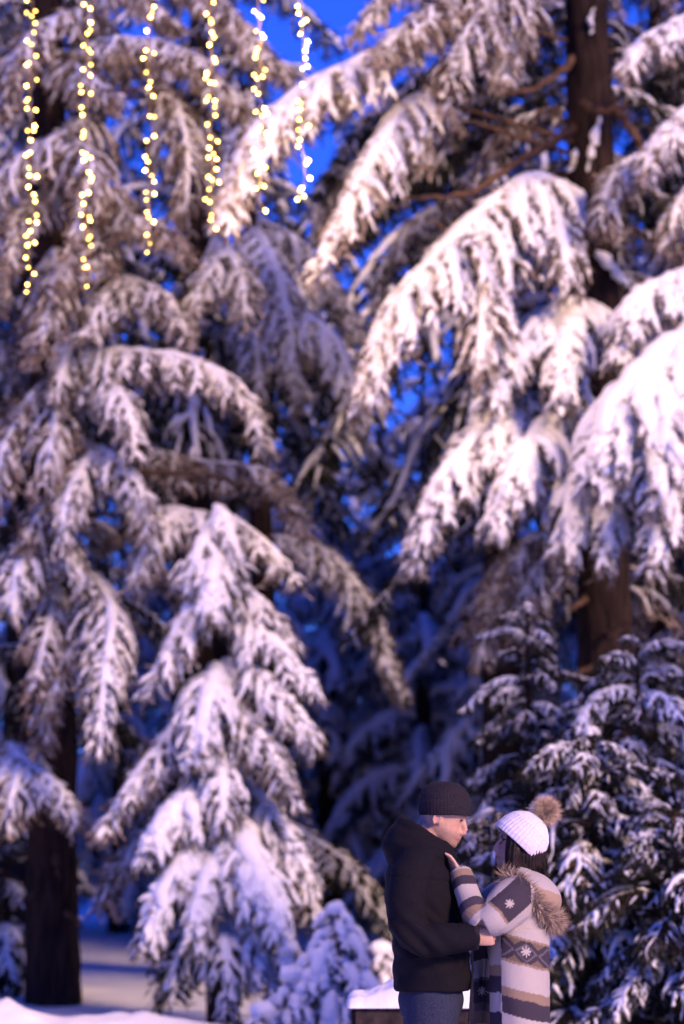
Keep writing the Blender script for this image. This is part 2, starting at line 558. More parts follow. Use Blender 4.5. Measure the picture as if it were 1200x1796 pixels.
T3.bough([(1230, 740, 23.4), (1190, 820, 22.6), (1160, 910, 22.2), (1140, 990, 22.1)], 0.6, 0.9, 0.034, 'n', attach=False)
T3.bough([(1290, 0, 23.8), (1190, 45, 23.4), (1120, 85, 23.1), (1097, 120, 23.0)], 0.5, 0.85, 0.032, 'b', attach=False)
T3.bough([(1300, 150, 23.6), (1210, 200, 23.2), (1155, 250, 22.9), (1135, 290, 22.8)], 0.5, 0.9, 0.032, 'b', attach=False)
T3.bough([(1160, 270, 24.4), (1095, 290, 24.0), (1065, 340, 23.8), (1055, 400, 23.7)], 0.5, 0.6, 0.028, 'b', attach=False)
T3.bough([(1210, 330, 24.3), (1185, 370, 23.9), (1180, 420, 23.8)], 0.4, 0.6, 0.028, 'b', attach=False)
T3.bough([(1000, 930, 25.0), (920, 960, 24.9), (860, 1050, 24.8), (845, 1150, 24.8)], 0.6, 0.4, 0.026, 'b', droop=1.2)
T3.bough([(990, 960, 24.8), (940, 1000, 24.6), (910, 1060, 24.5), (900, 1110, 24.5)], 0.5, 0.4, 0.026, 'b', droop=1.2)
T3.twig([(1005, 225, 24.9), (900, 290, 24.3), (830, 335, 24.0), (770, 345, 23.8), (700, 345, 23.7)], 0.055, 0.02)
T3.twig([(1010, 100, 24.9), (950, 150, 24.4), (905, 162, 24.2), (840, 158, 24.0)], 0.05, 0.015)
T3.twig([(1020, 180, 24.75), (1060, 192, 24.2), (1085, 190, 24.0), (1105, 178, 23.9)], 0.04, 0.028)
T3.twig([(1060, 160, 25.1), (1100, 215, 24.9), (1150, 300, 24.7)], 0.06, 0.03)
T3.twig([(1110, 400, 24.8), (1150, 425, 24.5), (1200, 440, 24.2)], 0.03, 0.012)
T3.twig([(860, 398, 24.0), (800, 405, 23.8), (750, 390, 23.8)], 0.025, 0.01)



def trunk_snow(tr, spots):
    for i, (p0, p1, D0, r_) in enumerate(spots):
        A, B = P3(*p0, D0), P3(*p1, D0)
        c = A[None] + (B - A)[None] * np.linspace(0, 1, 12)[:, None]
        R = np.random.default_rng(700 + i)
        c = c + R.normal(0, 0.012, c.shape)
        rr = r_ * np.sin(np.linspace(0.25, math.pi - 0.15, 12)) * R.uniform(0.6, 1.3, 12)
        V, Q = tubes(c[None], rr[None], 8)
        link('snow_patch', mesh_np('snow_patch', V - tr.base, Q, mats=[M_SNOW]), tr.o)


trunk_snow(T3, [((1052, 205), (1030, 300), 24.72, 0.05), ((1045, 440), (1105, 500), 24.70, 0.07), ((1000, 300), (1012, 260), 24.74, 0.04), ((1072, 640), (1062, 560), 24.72, 0.05), ((1035, 60), (1040, 10), 24.74, 0.03)])
trunk_snow(T1, [((75, 560), (70, 480), 25.25, 0.05), ((110, 1150), (104, 1080), 25.25, 0.05)])
for (px_, py_, dx_, dy_) in [(1060, 1110, 40, -8), (1045, 1170, -35, 5), (1030, 1050, -30, 10), (1075, 880, 30, 10)]:
    T3.twig([(px_, py_, 24.85), (px_ + dx_ * 0.6, py_ + dy_, 24.5), (px_ + dx_, py_ + dy_ * 2.2, 24.3)], 0.035, 0.014, 'broken_stub')
for (px_, py_, dx_, dy_) in [(70, 1560, -40, 15), (115, 1600, 30, 12), (95, 1500, 10, 20), (120, 1420, 40, -5)]:
    T1.twig([(px_, py_, 25.3), (px_ + dx_ * 0.6, py_ + dy_, 25.0), (px_ + dx_, py_ + dy_ * 2.2, 24.8)], 0.028, 0.01, 'broken_stub')

T3.bough([(900, 60, 26.0), (760, 120, 26.3), (640, 220, 26.5), (560, 330, 26.6)], 0.8, 0.25, 0.028, 'd', droop=1.2)
T3.bough([(950, 170, 26.2), (820, 240, 26.4), (700, 320, 26.5), (600, 430, 26.6)], 0.8, 0.2, 0.028, 'd', droop=1.2)
T3.bough([(980, 290, 26.2), (880, 350, 26.4), (780, 410, 26.5), (700, 510, 26.6)], 0.8, 0.2, 0.028, 'd', droop=1.2)
T3.bough([(940, -190, 24.9), (800, -110, 24.5), (700, -40, 24.2), (630, 45, 24.0)], 0.6, 0.55, 0.03, 'b', droop=1.2)
T3.bough([(760, 240, 26.5), (660, 265, 26.6), (590, 320, 26.7), (555, 410, 26.8)], 0.6, 0.4, 0.03, 'n', droop=1.2, leaf0=0.4)
T3.bough([(860, 330, 26.3), (760, 370, 26.5), (690, 440, 26.6), (660, 540, 26.7)], 0.6, 0.35, 0.03, 'n', droop=1.2, leaf0=0.4)
T3.bough([(950, 60, 26.2), (860, 130, 26.4), (790, 230, 26.5), (760, 330, 26.6)], 0.8, 0.15, 0.028, 'd', droop=1.2)

# left tree
T1.bough([(120, 95, 25.1), (210, 72, 24.7), (300, 85, 24.5), (372, 112, 24.4)], 0.5, 0.49, 0.03, 'b')
T1.bough([(110, 110, 25.0), (150, 130, 24.3), (200, 170, 23.9)], 0.5, 0.37, 0.026, 'b')
T1.bough([(150, 210, 25.0), (80, 255, 24.3), (10, 300, 24.0), (-40, 380, 23.9)], 0.6, 0.49, 0.03, 'b')
T1.bough([(120, 240, 25.0), (160, 280, 24.0), (150, 340, 23.7), (130, 420, 23.5)], 0.55, 0.41, 0.028, 'b')
T1.bough([(120, 330, 25.0), (60, 350, 24.4), (10, 420, 24.1), (-10, 520, 24.0)], 0.6, 0.41, 0.028, 'b')
T1.bough([(150, 20, 25.2), (80, 40, 24.6), (20, 110, 24.2), (0, 190, 24.1)], 0.6, 0.41, 0.028, 'b')
T1.bough([(170, -60, 25.2), (240, -10, 24.7), (310, 40, 24.6)], 0.5, 0.33, 0.026, 'b')
T1.bough([(260, -90, 25.6), (360, -20, 25.3), (440, 60, 25.2), (500, 130, 25.1)], 0.7, 0.37, 0.028, 'b')
T1.bough([(300, 90, 25.6), (380, 140, 25.3), (430, 190, 25.2), (455, 240, 25.1)], 0.5, 0.41, 0.028, 'b')
T1.bough([(280, 160, 25.6), (320, 220, 25.1), (330, 300, 24.9), (325, 380, 24.8)], 0.55, 0.37, 0.028, 'b')
T1.bough([(180, 330, 25.3), (230, 380, 24.6), (290, 400, 24.3), (330, 440, 24.2)], 0.5, 0.29, 0.026, 'b')
T1.bough([(150, 380, 25.3), (170, 430, 24.6), (110, 470, 24.2), (80, 520, 24.0)], 0.45, 0.33, 0.028, 'b')
T1.bough([(380, 420, 25.6), (385, 455, 25.0), (355, 500, 24.6), (330, 560, 24.5)], 0.42, 0.61, 0.03, 'n', attach=False)
T1.bough([(380, 420, 25.6), (405, 450, 25.0), (425, 500, 24.7), (430, 560, 24.6)], 0.4, 0.57, 0.03, 'n', attach=False)
T1.bough([(190, 490, 25.2), (250, 500, 24.7), (300, 530, 24.4), (330, 590, 24.3)], 0.5, 0.53, 0.03, 'n')
T1.bough([(210, 490, 25.1), (180, 530, 24.4), (150, 590, 24.1)], 0.45, 0.49, 0.03, 'n')
T1.bough([(130, 625, 25.1), (240, 622, 24.5), (350, 640, 24.1), (430, 690, 23.9), (462, 770, 23.8)], 0.62, 0.66, 0.032, 'n')
T1.bough([(150, 660, 25.0), (200, 680, 24.3), (230, 740, 23.9), (235, 800, 23.8)], 0.5, 0.61, 0.032, 'n')
T1.bough([(120, 590, 25.0), (110, 650, 24.4), (100, 690, 24.2)], 0.25, 0.57, 0.03, 'n')
T1.bough([(165, 790, 24.9), (140, 830, 24.2), (115, 890, 23.9), (105, 960, 23.8)], 0.42, 0.66, 0.028, 'n', droop=1.2)
T1.bough([(165, 790, 24.9), (205, 810, 24.2), (245, 860, 23.9), (262, 930, 23.8)], 0.42, 0.66, 0.028, 'n', droop=1.2)
T1.bough([(200, 900, 25.2), (330, 905, 24.6), (430, 930, 24.3), (525, 1020, 24.2)], 0.5, 0.70, 0.034, 'n', leaf0=0.3)
T1.bough([(330, 900, 24.8), (280, 930, 24.3), (230, 1020, 24.1)], 0.45, 0.70, 0.034, 'n', attach=False)
T1.bough([(80, 930, 25.0), (40, 980, 24.2), (15, 1080, 23.9)], 0.5, 0.74, 0.034, 'n')
T1.bough([(90, 930, 25.0), (115, 960, 24.3), (150, 1030, 24.0)], 0.4, 0.61, 0.03, 'n')
T1.bough([(150, 1010, 25.0), (195, 1070, 24.0), (185, 1180, 23.2), (172, 1310, 22.9)], 0.55, 0.66, 0.032, 'n')
T1.bough([(190, 1060, 24.8), (140, 1120, 24.2), (90, 1200, 24.0), (70, 1300, 23.9)], 0.45, 0.25, 0.026, 'b')
T1.bough([(20, 1310, 25.0), (60, 1350, 24.2), (110, 1390, 23.9), (140, 1440, 23.8)], 0.5, 0.61, 0.032, 'b')
T1.bough([(50, 1320, 25.0), (30, 1370, 24.0), (10, 1440, 23.7)], 0.55, 0.61, 0.032, 'b')
T1.bough([(60, 720, 25.1), (10, 780, 24.4), (-10, 880, 24.1)], 0.55, 0.41, 0.03, 'b')
T1.bough([(240, 790, 25.6), (350, 810, 25.3), (470, 830, 25.2), (535, 930, 25.1)], 0.6, 0.29, 0.026, 'b')
T1.bough([(140, 640, 25.2), (60, 690, 24.8), (20, 760, 24.6)], 0.5, 0.41, 0.028, 'b')
T1.bough([(95, 690, 25.1), (95, 760, 24.3), (75, 850, 23.9)], 0.5, 0.5, 0.03, 'b')
T1.bough([(100, 1030, 25.1), (85, 1100, 24.3), (60, 1210, 23.9)], 0.5, 0.45, 0.03, 'b')
T1.bough([(95, 440, 25.1), (90, 520, 24.3), (60, 620, 24.0)], 0.5, 0.45, 0.03, 'b')
T1.bough([(105, 860, 25.1), (70, 900, 24.4), (40, 960, 24.1)], 0.45, 0.4, 0.028, 'b')
T1.twig([(100, 815, 25.3), (230, 830, 25.0), (330, 830, 24.8), (430, 850, 24.6)], 0.03, 0.01)
T1.twig([(110, 1085, 25.3), (180, 1075, 24.8), (250, 1070, 24.5)], 0.03, 0.01)
T1.twig([(105, 1320, 25.3), (75, 1200, 24.9), (60, 1120, 24.9)], 0.03, 0.012)

# young conifer
for pts, L, hv, r_, st in [
    ([(378, 890, 23.8), (400, 930, 23.5), (420, 990, 23.4)], 0.3, 0.8, 0.032, 'n'),
    ([(378, 920, 23.8), (350, 970, 23.4), (330, 1040, 23.3)], 0.35, 0.8, 0.034, 'n'),
    ([(378, 960, 23.8), (375, 1010, 23.2), (370, 1080, 22.9)], 0.42, 0.9, 0.036, 'n'),
    ([(382, 1010, 23.7), (330, 1080, 23.3), (262, 1205, 23.1)], 0.5, 0.8, 0.034, 'n'),
    ([(388, 1070, 23.7), (470, 1125, 23.4), (552, 1205, 23.3)], 0.42, 0.85, 0.034, 'n'),
    ([(385, 1010, 23.7), (450, 1050, 23.6), (510, 1120, 23.6)], 0.45, 0.6, 0.03, 'n'),
    ([(390, 1160, 23.7), (470, 1200, 23.3), (560, 1300, 23.1)], 0.5, 0.8, 0.034, 'n'),
    ([(382, 1170, 23.6), (365, 1230, 22.9), (340, 1340, 22.6)], 0.5, 0.9, 0.036, 'n'),
    ([(376, 1190, 23.6), (300, 1290, 23.2), (230, 1380, 23.0), (182, 1450, 22.9)], 0.55, 0.7, 0.032, 'b'),
    ([(395, 1210, 23.6), (455, 1290, 23.0), (520, 1400, 22.8)], 0.5, 0.65, 0.032, 'n'),
    ([(385, 1290, 23.6), (385, 1350, 22.8), (395, 1440, 22.5)], 0.5, 0.75, 0.034, 'n'),
    ([(375, 1370, 23.6), (330, 1410, 22.8), (285, 1450, 22.5), (248, 1510, 22.4)], 0.5, 0.97, 0.042, 'n'),
    ([(395, 1350, 23.6), (470, 1420, 23.2), (530, 1520, 23.0), (550, 1600, 22.9)], 0.5, 0.75, 0.034, 'n'),
    ([(395, 1400, 23.6), (430, 1490, 22.6), (475, 1590, 22.2), (510, 1680, 22.1)], 0.55, 0.97, 0.042, 'n'),
    ([(380, 1450, 23.6), (330, 1510, 22.6), (280, 1580, 22.3), (252, 1660, 22.2)], 0.5, 0.95, 0.04, 'n'),
    ([(385, 1480, 23.6), (370, 1530, 22.5), (345, 1600, 22.2), (340, 1650, 22.1)], 0.45, 0.9, 0.038, 'n'),
    ([(370, 1380, 23.7), (270, 1450, 23.5), (200, 1520, 23.4), (182, 1590, 23.4)], 0.5, 0.3, 0.028, 'b'),
    ([(395, 1560, 23.5), (440, 1620, 22.5), (480, 1740, 22.2)], 0.5, 0.8, 0.036, 'n'),
    ([(380, 1560, 23.5), (330, 1640, 22.6), (290, 1750, 22.3)], 0.5, 0.6, 0.032, 'd'),
    ([(388, 1580, 23.4), (395, 1660, 22.3), (400, 1770, 22.1)], 0.5, 0.75, 0.034, 'd'),
    ([(390, 1620, 23.5), (500, 1660, 23.0), (550, 1750, 22.9)], 0.45, 0.6, 0.032, 'd'),
]:
    T2.bough(pts, L, hv, r_, st)

# purple-grey boughs of a conifer between the two, farther back
b6 = P3(470, 1700, 30.0)
T6 = Tree('conifer_tree', (b6[0], 30.0, gz(b6[0], 30) - 0.1), 'slender conifer half hidden between the two tall ones, long drooping snowy boughs')
T6.trunk([(b6[0], 30.0, gz(b6[0], 30) - 0.1), P3(460, 1000, 30), P3(440, 400, 30), P3(425, 150, 30)], [0.2, 0.17, 0.12, 0.05], 11, K=14)
T6.bough([(440, 400, 29.8), (480, 470, 29.0), (510, 590, 28.6), (522, 710, 28.5)], 0.75, 0.75, 0.036, 'n', droop=1.2)
T6.bough([(450, 560, 29.6), (540, 565, 28.8), (595, 620, 28.4), (635, 745, 28.2)], 0.6, 0.85, 0.036, 'n', droop=1.2)
T6.bough([(440, 380, 30.0), (540, 440, 29.6), (620, 560, 29.4), (660, 660, 29.3)], 0.6, 0.45, 0.032, 'n', droop=1.2)
T6.bough([(440, 540, 29.4), (450, 600, 28.7), (455, 680, 28.5)], 0.5, 0.7, 0.034, 'n')
T6.bough([(470, 940, 29.8), (570, 970, 29.4), (650, 1070, 29.1), (705, 1220, 29.0)], 0.7, 0.55, 0.032, 'n', droop=1.1)
T6.bough([(470, 1420, 29.8), (560, 1480, 29.0), (640, 1540, 28.7), (690, 1640, 28.6)], 0.7, 0.35, 0.03, 'd')
T6.bough([(450, 200, 30.0), (400, 260, 29.4), (385, 380, 29.0)], 0.6, 0.5, 0.03, 'n')

# filler boughs round the backs and flanks and above the frame
R9 = np.random.default_rng(99)


def fill_tree(tr, z0, z1, n, azs, sc=(0.8, 1.15)):
    for i in range(n):
        z_ = z0 + (z1 - z0) * (i + R9.random()) / n
        az = math.radians(azs[i % len(azs)] + R9.uniform(-25, 25))
        s_ = R9.uniform(*sc) * np.interp(z_, [z0, z1], [1.0, 0.75])
        tr.put(FILL[R9.integers(3)], tr.at(z_), az, R9.uniform(-0.1, 0.15), s_)


# 0 deg = +x, 90 deg = away from the camera
fill_tree(T1, 3.0, 11.5, 30, [60, 120, 180, 90, 30, 150, 200])
fill_tree(T1, 11.3, 14.5, 12, [0, 60, 120, 180, 240, 300], (0.6, 0.9))
fill_tree(T3, 4.2, 11.5, 26, [60, 20, 120, 90, 150, 40, 0])
fill_tree(T3, 11.6, 14.5, 12, [0, 60, 120, 180, 240, 300], (0.6, 0.9))
fill_tree(T6, 5.5, 9.5, 9, [100, 140, 180, 220], (0.5, 0.7))
fill_tree(T2, 0.7, 3.8, 12, [30, 90, 150, 60, 120], (0.35, 0.5))

# ---- dense young conifers at the lower right
YP = []
for i in range(4):
    YP.append(as_mesh(proto(1.0, 0.10, 0.42, 0.34, 70 + i, [M_NEEDLE_D, M_TWIG], [0.25, 0.06, 0.5, 0.02][i], 0.030, spacing=0.058, tsp=0.06,
                            nn=14, nl=0.06, thin=0.06, twig=0.105, droop=0.8, pad=0.7, stem=0.014)))


def young(px, apex_py, D, label, seed, per=16, taper=1.0, reach=1.0, name='young_conifer', group=None):
    R = np.random.default_rng(seed)
    x = P3(px, 1600, D)[0]
    top = P3(px, apex_py, D)[2]
    g0 = gz(x, D) - 0.03
    tr = Tree(name, (x, D, g0), label, group=group)
    tr.trunk([(x, D, g0), (x + 0.02, D, g0 + top * 0.5), (x, D, top)], [0.06, 0.04, 0.012], seed, K=9, n=20)
    n = int(per * (top - g0))
    for i in range(n):
        f = (i + R.random()) / n
        z_ = g0 + 0.12 + (top - g0 - 0.12) * f
        s_ = (0.25 + 0.95 * (1 - f) ** taper) * reach * R.uniform(0.75, 1.2)
        tr.put(YP[R.integers(4)], (x, D, z_), i * 2.399 + R.uniform(-0.4, 0.4), R.uniform(-0.45, 0.4) - 0.25 * f, s_)
    # snow on the leader
    return tr


young(930, 1060, 19.5, 'narrow young conifer with thin snow behind the couple, its tip against the thick trunk', 21, 22, 0.6, 0.8)
young(1125, 1130, 18.6, 'tall dark young conifer at the right edge behind the woman', 22, 24, 0.45, 1.0)
young(1040, 1290, 17.2, 'broad dark young conifer with white clumps right behind the woman', 23, 26, 0.4, 0.95)
young(1185, 1420, 16.6, 'low dark young conifer in the lower right corner', 24, 28, 0.4, 0.85)
young(10, 1440, 27.0, 'low dark conifer at the left edge beside the bare trunk', 26, 16, 0.5, 0.9)
young(870, 1420, 18.4, 'small young conifer showing between the man and the woman', 25, 24, 0.5, 0.75)

# ---- small snow-buried spruces at the foot of the left group
SP = []
for i in range(3):
    SP.append(as_mesh(proto(0.5, 0.06, 0.25, 0.2, 90 + i, [M_NEEDLE_D, M_TWIG], 0.8, 0.028, spacing=0.06, tsp=0.07, nn=14, nl=0.055, thin=0.06, twig=0.09,
                            droop=0.8, pad=1.1, stem=0.01)))


def seedling(px, apex_py, D, label, seed, n=26, reach=1.0, cap=0.12):
    R = np.random.default_rng(seed)
    x = P3(px, 1600, D)[0]
    top = P3(px, apex_py, D)[2]
    g0 = gz(x, D) - 0.03
    tr = Tree('spruce_seedling', (x, D, g0), label)
    tr.trunk([(x, D, g0), (x, D, (g0 + top) / 2), (x, D, top)], [0.03, 0.02, 0.008], seed, K=7, n=12)
    for i in range(n):
        f = (i + R.random()) / n
        z_ = g0 + 0.05 + (top - g0 - 0.1) * f
        tr.put(SP[R.integers(3)], (x, D, z_), i * 2.399 + R.uniform(-0.4, 0.4), R.uniform(-0.1, 0.3), (0.35 + 0.85 * (1 - f) ** 0.8) * reach * R.uniform(0.8, 1.15))
    snow_cap(tr, (x, D, top - 0.02), cap, cap * 0.75, seed)
    return tr


def snow_cap(tr, c, rx, rz, seed):
    R = np.random.default_rng(seed)
    u = np.linspace(0.02, math.pi - 0.02, 12)
    v = np.arange(18) * 2 * math.pi / 18
    ph = R.uniform(0, 6.28, 4)
    rr = 1 + 0.16 * np.sin(2 * v + ph[0])[None] * np.sin(u)[:, None] + 0.1 * np.sin(3 * v + ph[1])[None] * np.cos(2 * u)[:, None] + 0.07 * np.sin(5 * v + ph[2])[None]
    V = np.stack([rr * np.sin(u)[:, None] * np.cos(v)[None] * rx, rr * np.sin(u)[:, None] * np.sin(v)[None] * rx, rr * np.cos(u)[:, None] * np.ones((1, 18)) * rz], -1)
    idx = np.arange(12 * 18).reshape(12, 18)
    Q = np.stack([idx[:-1], np.roll(idx[:-1], -1, 1), np.roll(idx[1:], -1, 1), idx[1:]], -1).reshape(-1, 4)
    V = V.reshape(-1, 3) + np.asarray(c) - tr.base
    return link('snow_cap', mesh_np('snow_cap', V, Q, mats=[M_SNOW]), tr.o)


seedling(590, 1590, 21.5, 'small spruce buried in snow with a white cap, left of the couple', 31, 40, 1.35, 0.09)
seedling(512, 1705, 21.3, 'knee high spruce with one round snow cap beside the cone shaped conifer', 32, 16, 0.7, 0.10)
seedling(462, 1768, 20.9, 'tiny spruce tip poking from the snow at the foot of the cone shaped conifer', 33, 8, 0.45, 0.1)
seedling(668, 1660, 22.5, 'small snowy spruce half hidden behind the back of the man', 34, 22, 0.9, 0.1)

# ---- grove behind: whole trees that share two meshes
def grove_meshes(seed, h, nb, reach, heavy, low=0.10):
    R = np.random.default_rng(seed)
    ps = [proto(1.0, 0.10, 0.5, 0.30, seed * 7 + k, None, heavy, 0.026, spacing=0.075, tsp=0.11, nn=7, nl=0.055, twig=0.12, droop=1.0, stem=0.012, pad=1.3) for k in range(3)]
    geo = []
    for wd, sn, _ in ps:
        geo.append((np.concatenate(wd.V), np.concatenate(wd.Q), np.concatenate(wd.qm), np.concatenate(sn.V), np.concatenate(sn.Q)))
    cw, cs = MB(), MB()
    for i in range(nb):
        f = (i + R.random()) / nb
        z_ = h * (low + (1 - low) * f)
        sc = reach * (0.15 + 0.95 * (1 - f) ** 0.8) * R.uniform(0.75, 1.2)
        az = i * 2.399 + R.uniform(-0.5, 0.5)
        tl = R.uniform(-0.1, 0.25) - 0.3 * f
        ca, sa, ct, st = math.cos(az), math.sin(az), math.cos(tl), math.sin(tl)
        Rm = np.array([[ca, -sa, 0], [sa, ca, 0], [0, 0, 1]]) @ np.array([[ct, 0, st], [0, 1, 0], [-st, 0, ct]])
        Vw, Qw, qm, Vs, Qs = geo[R.integers(3)]
        for mm in (0, 1):
            if mm == 0:
                cw.add(Vw @ Rm.T * sc + (0, 0, z_), Qw[qm == 0], m=0)
        cs.add(Vs @ Rm.T * sc + (0, 0, z_), Qs)
    tk, Qt = tubes(np.stack([np.zeros(14), np.zeros(14), np.linspace(-0.3, h, 14)], 1)[None], np.linspace(0.24, 0.02, 14)[None] * h / 12, 10)
    return (mesh_np('trunk', tk, Qt, mats=[M_BARK]), cw.mesh('crown', [M_NEEDLE_D, M_TWIG], smooth=False), cs.mesh('snow', [M_SNOW]))


GM = [grove_meshes(5, 11.0, 38, 2.2, 0.7), grove_meshes(6, 12.5, 42, 2.5, 0.6), grove_meshes(9, 17.5, 50, 3.0, 0.12, 0.42), grove_meshes(10, 21.0, 50, 3.1, 0.4, 0.50)]  # last one: raised crown shaped to keep sun off the left trees


def grove_tree(x, y, k, sc, rz, label, group):
    o = link('grove_conifer', None, loc=(x, y, gz(x, y) - 0.1), label=label, cat='tree', group=group)
    o.rotation_euler = (0, 0, rz)
    o.scale = (sc, sc, sc)
    link('trunk', GM[k][0], o)
    c = link('crown', GM[k][1], o)
    link('snow', GM[k][2], c)
    return o


R8 = np.random.default_rng(8)
GB = 'blue shaded conifers behind the front trees'
for i, (px, D, k, sc, lab) in enumerate([
    (600, 48, 0, 0.8, 'blue shaded conifer in the gap between the two tall trees'),
    (575, 44, 1, 0.95, None), (745, 43, 0, 0.95, None), (810, 44, 1, 1.0, None), 
    (520, 46, 0, 1.0, None), (880, 38, 1, 0.85, None), (960, 42, 0, 1.1, None), (1130, 38, 1, 0.95, None), (1230, 42, 0, 1.2, None),
    (205, 41, 0, 0.75, 'blue shaded conifer seen low behind the left trunk'), (40, 44, 1, 0.95, None), (300, 44, 0, 1.0, None), (400, 42, 1, 0.85, None),
    (-60, 38, 1, 1.0, None), (240, 52, 0, 1.1, None), (590, 56, 1, 1.15, None), (1050, 50, 1, 1.3, None), (790, 60, 0, 1.2, None),
    (885, 32, 2, 1.0, 'dark conifer with little snow behind the tall right hand tree'), (335, 31.5, 2, 1.02, 'dark conifer with little snow behind the hanging light strings'), (672, 45, 0, 0.95, None), (30, 37, 2, 1.0, None), (810, 47, 0, 1.55, None), (410, 37, 2, 0.8, None), (60, 34, 2, 1.05, None), (1180, 33, 2, 1.0, None)]):
    p = P3(px, 1600, D)
    grove_tree(p[0], D, k, sc, R8.uniform(0, 6.28), lab or 'blue shaded conifer in the row behind the front trees', GB)
# conifers added at the sides, mostly out of view, mainly to block the sun
for (x, y, k, sc) in [(6.5, 27, 1, 1.25), (9.5, 30, 0, 1.4), (8.6, 25, 1, 1.3), (12, 28, 0, 1.35), (11.5, 33, 1, 1.4), (15.5, 30, 1, 1.35), (-6.6, 27, 0, 1.2), (-9, 30, 1, 1.2), (6.0, 32, 0, 1.3), (6.6, 35, 1, 1.5), (8, 32, 2, 1.1), (5.6, 29.5, 2, 1.0), (5.6, 14.7, 3, 1.0), (7.0, 33, 0, 1.6), (9.5, 34, 1, 1.6), (7.5, 29, 0, 1.5), (5.3, 33.4, 1, 1.35), (5.2, 31.2, 0, 1.2), (6.4, 30.4, 1, 1.4), (5.9, 35.5, 0, 1.5), (7.6, 31.5, 1, 1.5), (6.8, 38, 1, 1.5), (7.4, 41, 0, 1.6), (8.8, 37, 0, 1.6), (9.5, 43, 1, 1.6), (7.1, 44.5, 1, 1.5)]:
    grove_tree(x, y, k, sc, R8.uniform(0, 6.28), 'conifer added beside the picture, one of a set put there mainly to block the sun', 'added conifers beside the view')
# ------------------------------------------------------------------ hanging light strings
def bulb_mat(k):
    m = bpy.data.materials.new('lit_bulb')
    m.use_nodes = True
    t = m.node_tree
    t.nodes.clear()
    e = t.nodes.new('ShaderNodeEmission')
    e.inputs[0].default_value = (1.0, 0.54, 0.10, 1)
    e.inputs[1].default_value = k
    om = t.nodes.new('ShaderNodeOutputMaterial')
    t.links.new(e.outputs[0], om.inputs[0])
    m.cycles.emission_sampling = 'NONE'      # the lamps below carry the strings' light
    return m


M_BULBS = [bulb_mat(k) for k in (16, 26, 36, 52)]
M_CORD, t, b = mat('cord', (0.10, 0.07, 0.05), 0.6)
M_SOCK, t, b = mat('socket', (0.06, 0.05, 0.04), 0.5)

# bulbs read off the photograph (x, y)
STR = [
    [(47, 23), (62, 19), (56, 29), (62, 41), (60, 57), (49, 66), (48, 73), (55, 77), (64, 99), (51, 111), (48, 116), (64, 138), (47, 151), (50, 174), (47, 179), (47, 189), (63, 193), (60, 219), (59, 228), (49, 230), (54, 246), (46, 272), (53, 268), (51, 294), (52, 308), (65, 310), (50, 328), (59, 340), (62, 353), (64, 376), (51, 388), (64, 389), (53, 405), (46, 413), (50, 428), (48, 430), (62, 427), (46, 453), (49, 468), (60, 480), (48, 499), (47, 513)],
    [(148, 9), (159, 17), (159, 39), (158, 51), (154, 60), (147, 81), (155, 87), (160, 94), (160, 115), (159, 132), (146, 122), (142, 151), (143, 161), (160, 165), (144, 190), (145, 202), (147, 231), (145, 239), (144, 266), (151, 271), (148, 282), (159, 276), (156, 303), (162, 312), (160, 319), (155, 337), (145, 343), (147, 358), (142, 375), (157, 381), (158, 386), (145, 396), (158, 413), (155, 419), (160, 431), (147, 456), (148, 468), (153, 469), (152, 501)],
    [(270, 10), (266, 20), (264, 31), (257, 53), (256, 87), (271, 95), (252, 104), (257, 128), (263, 142), (261, 152), (269, 169), (263, 205), (271, 206), (271, 240), (257, 247), (255, 275), (260, 285), (255, 300), (266, 307), (270, 317), (256, 337), (271, 339), (257, 351), (258, 372), (261, 380), (270, 390), (258, 413), (262, 426), (258, 442)],
    [(362, 25), (370, 36), (371, 40), (372, 59), (376, 64), (367, 77), (376, 102), (378, 109), (363, 130), (361, 138), (369, 145), (376, 145), (366, 170), (362, 176), (377, 177), (377, 188), (378, 203), (364, 218), (369, 239), (382, 248), (367, 258), (375, 270), (366, 277), (380, 279), (380, 297), (366, 310), (372, 316), (384, 319), (367, 333), (360, 349), (368, 354), (371, 377), (370, 384), (379, 400)],
    [(446, 20), (454, 28), (459, 32), (449, 53), (460, 60), (463, 67), (452, 87), (450, 95), (448, 102), (465, 122), (446, 133), (461, 136), (451, 139), (446, 158), (453, 164), (464, 190), (449, 197), (460, 204), (468, 198), (453, 229), (457, 224), (468, 232), (446, 264), (450, 268), (469, 264), (466, 295), (452, 305), (458, 325), (463, 328), (450, 331), (466, 370)],
    [(522, 10), (524, 25), (537, 35), (530, 43), (527, 60), (540, 72), (538, 80), (536, 90), (536, 104), (539, 114), (531, 121), (531, 147), (523, 176), (530, 181), (527, 191), (525, 210), (541, 219), (523, 229), (526, 245), (523, 256), (541, 281), (538, 288), (544, 314), (530, 331), (526, 333), (533, 343), (522, 350)]]
DL = [19.9, 20.1, 19.8, 20.0, 20.2, 20.1]
WORD = ['first and longest', 'second', 'third', 'fourth', 'fifth', 'sixth and rightmost']
bu = np.linspace(0, math.pi, 8)
prof = np.stack([np.sin(bu) * (0.0078 + 0.001 * np.cos(bu)), -np.cos(bu) * 0.011], 1)
a8 = np.arange(8) * math.pi / 4
BV = np.stack([prof[:, 0][:, None] * np.cos(a8), prof[:, 0][:, None] * np.sin(a8), prof[:, 1][:, None] * np.ones(8)], -1)
ix = np.arange(64).reshape(8, 8)
BQ = np.stack([ix[:-1], np.roll(ix[:-1], -1, 1), np.roll(ix[1:], -1, 1), ix[1:]], -1).reshape(-1, 4)
BULB = [mesh_np('bulb', BV.reshape(-1, 3) * s_, BQ, mats=[m]) for m, s_ in zip(M_BULBS, (0.9, 1.0, 1.05, 1.15))]
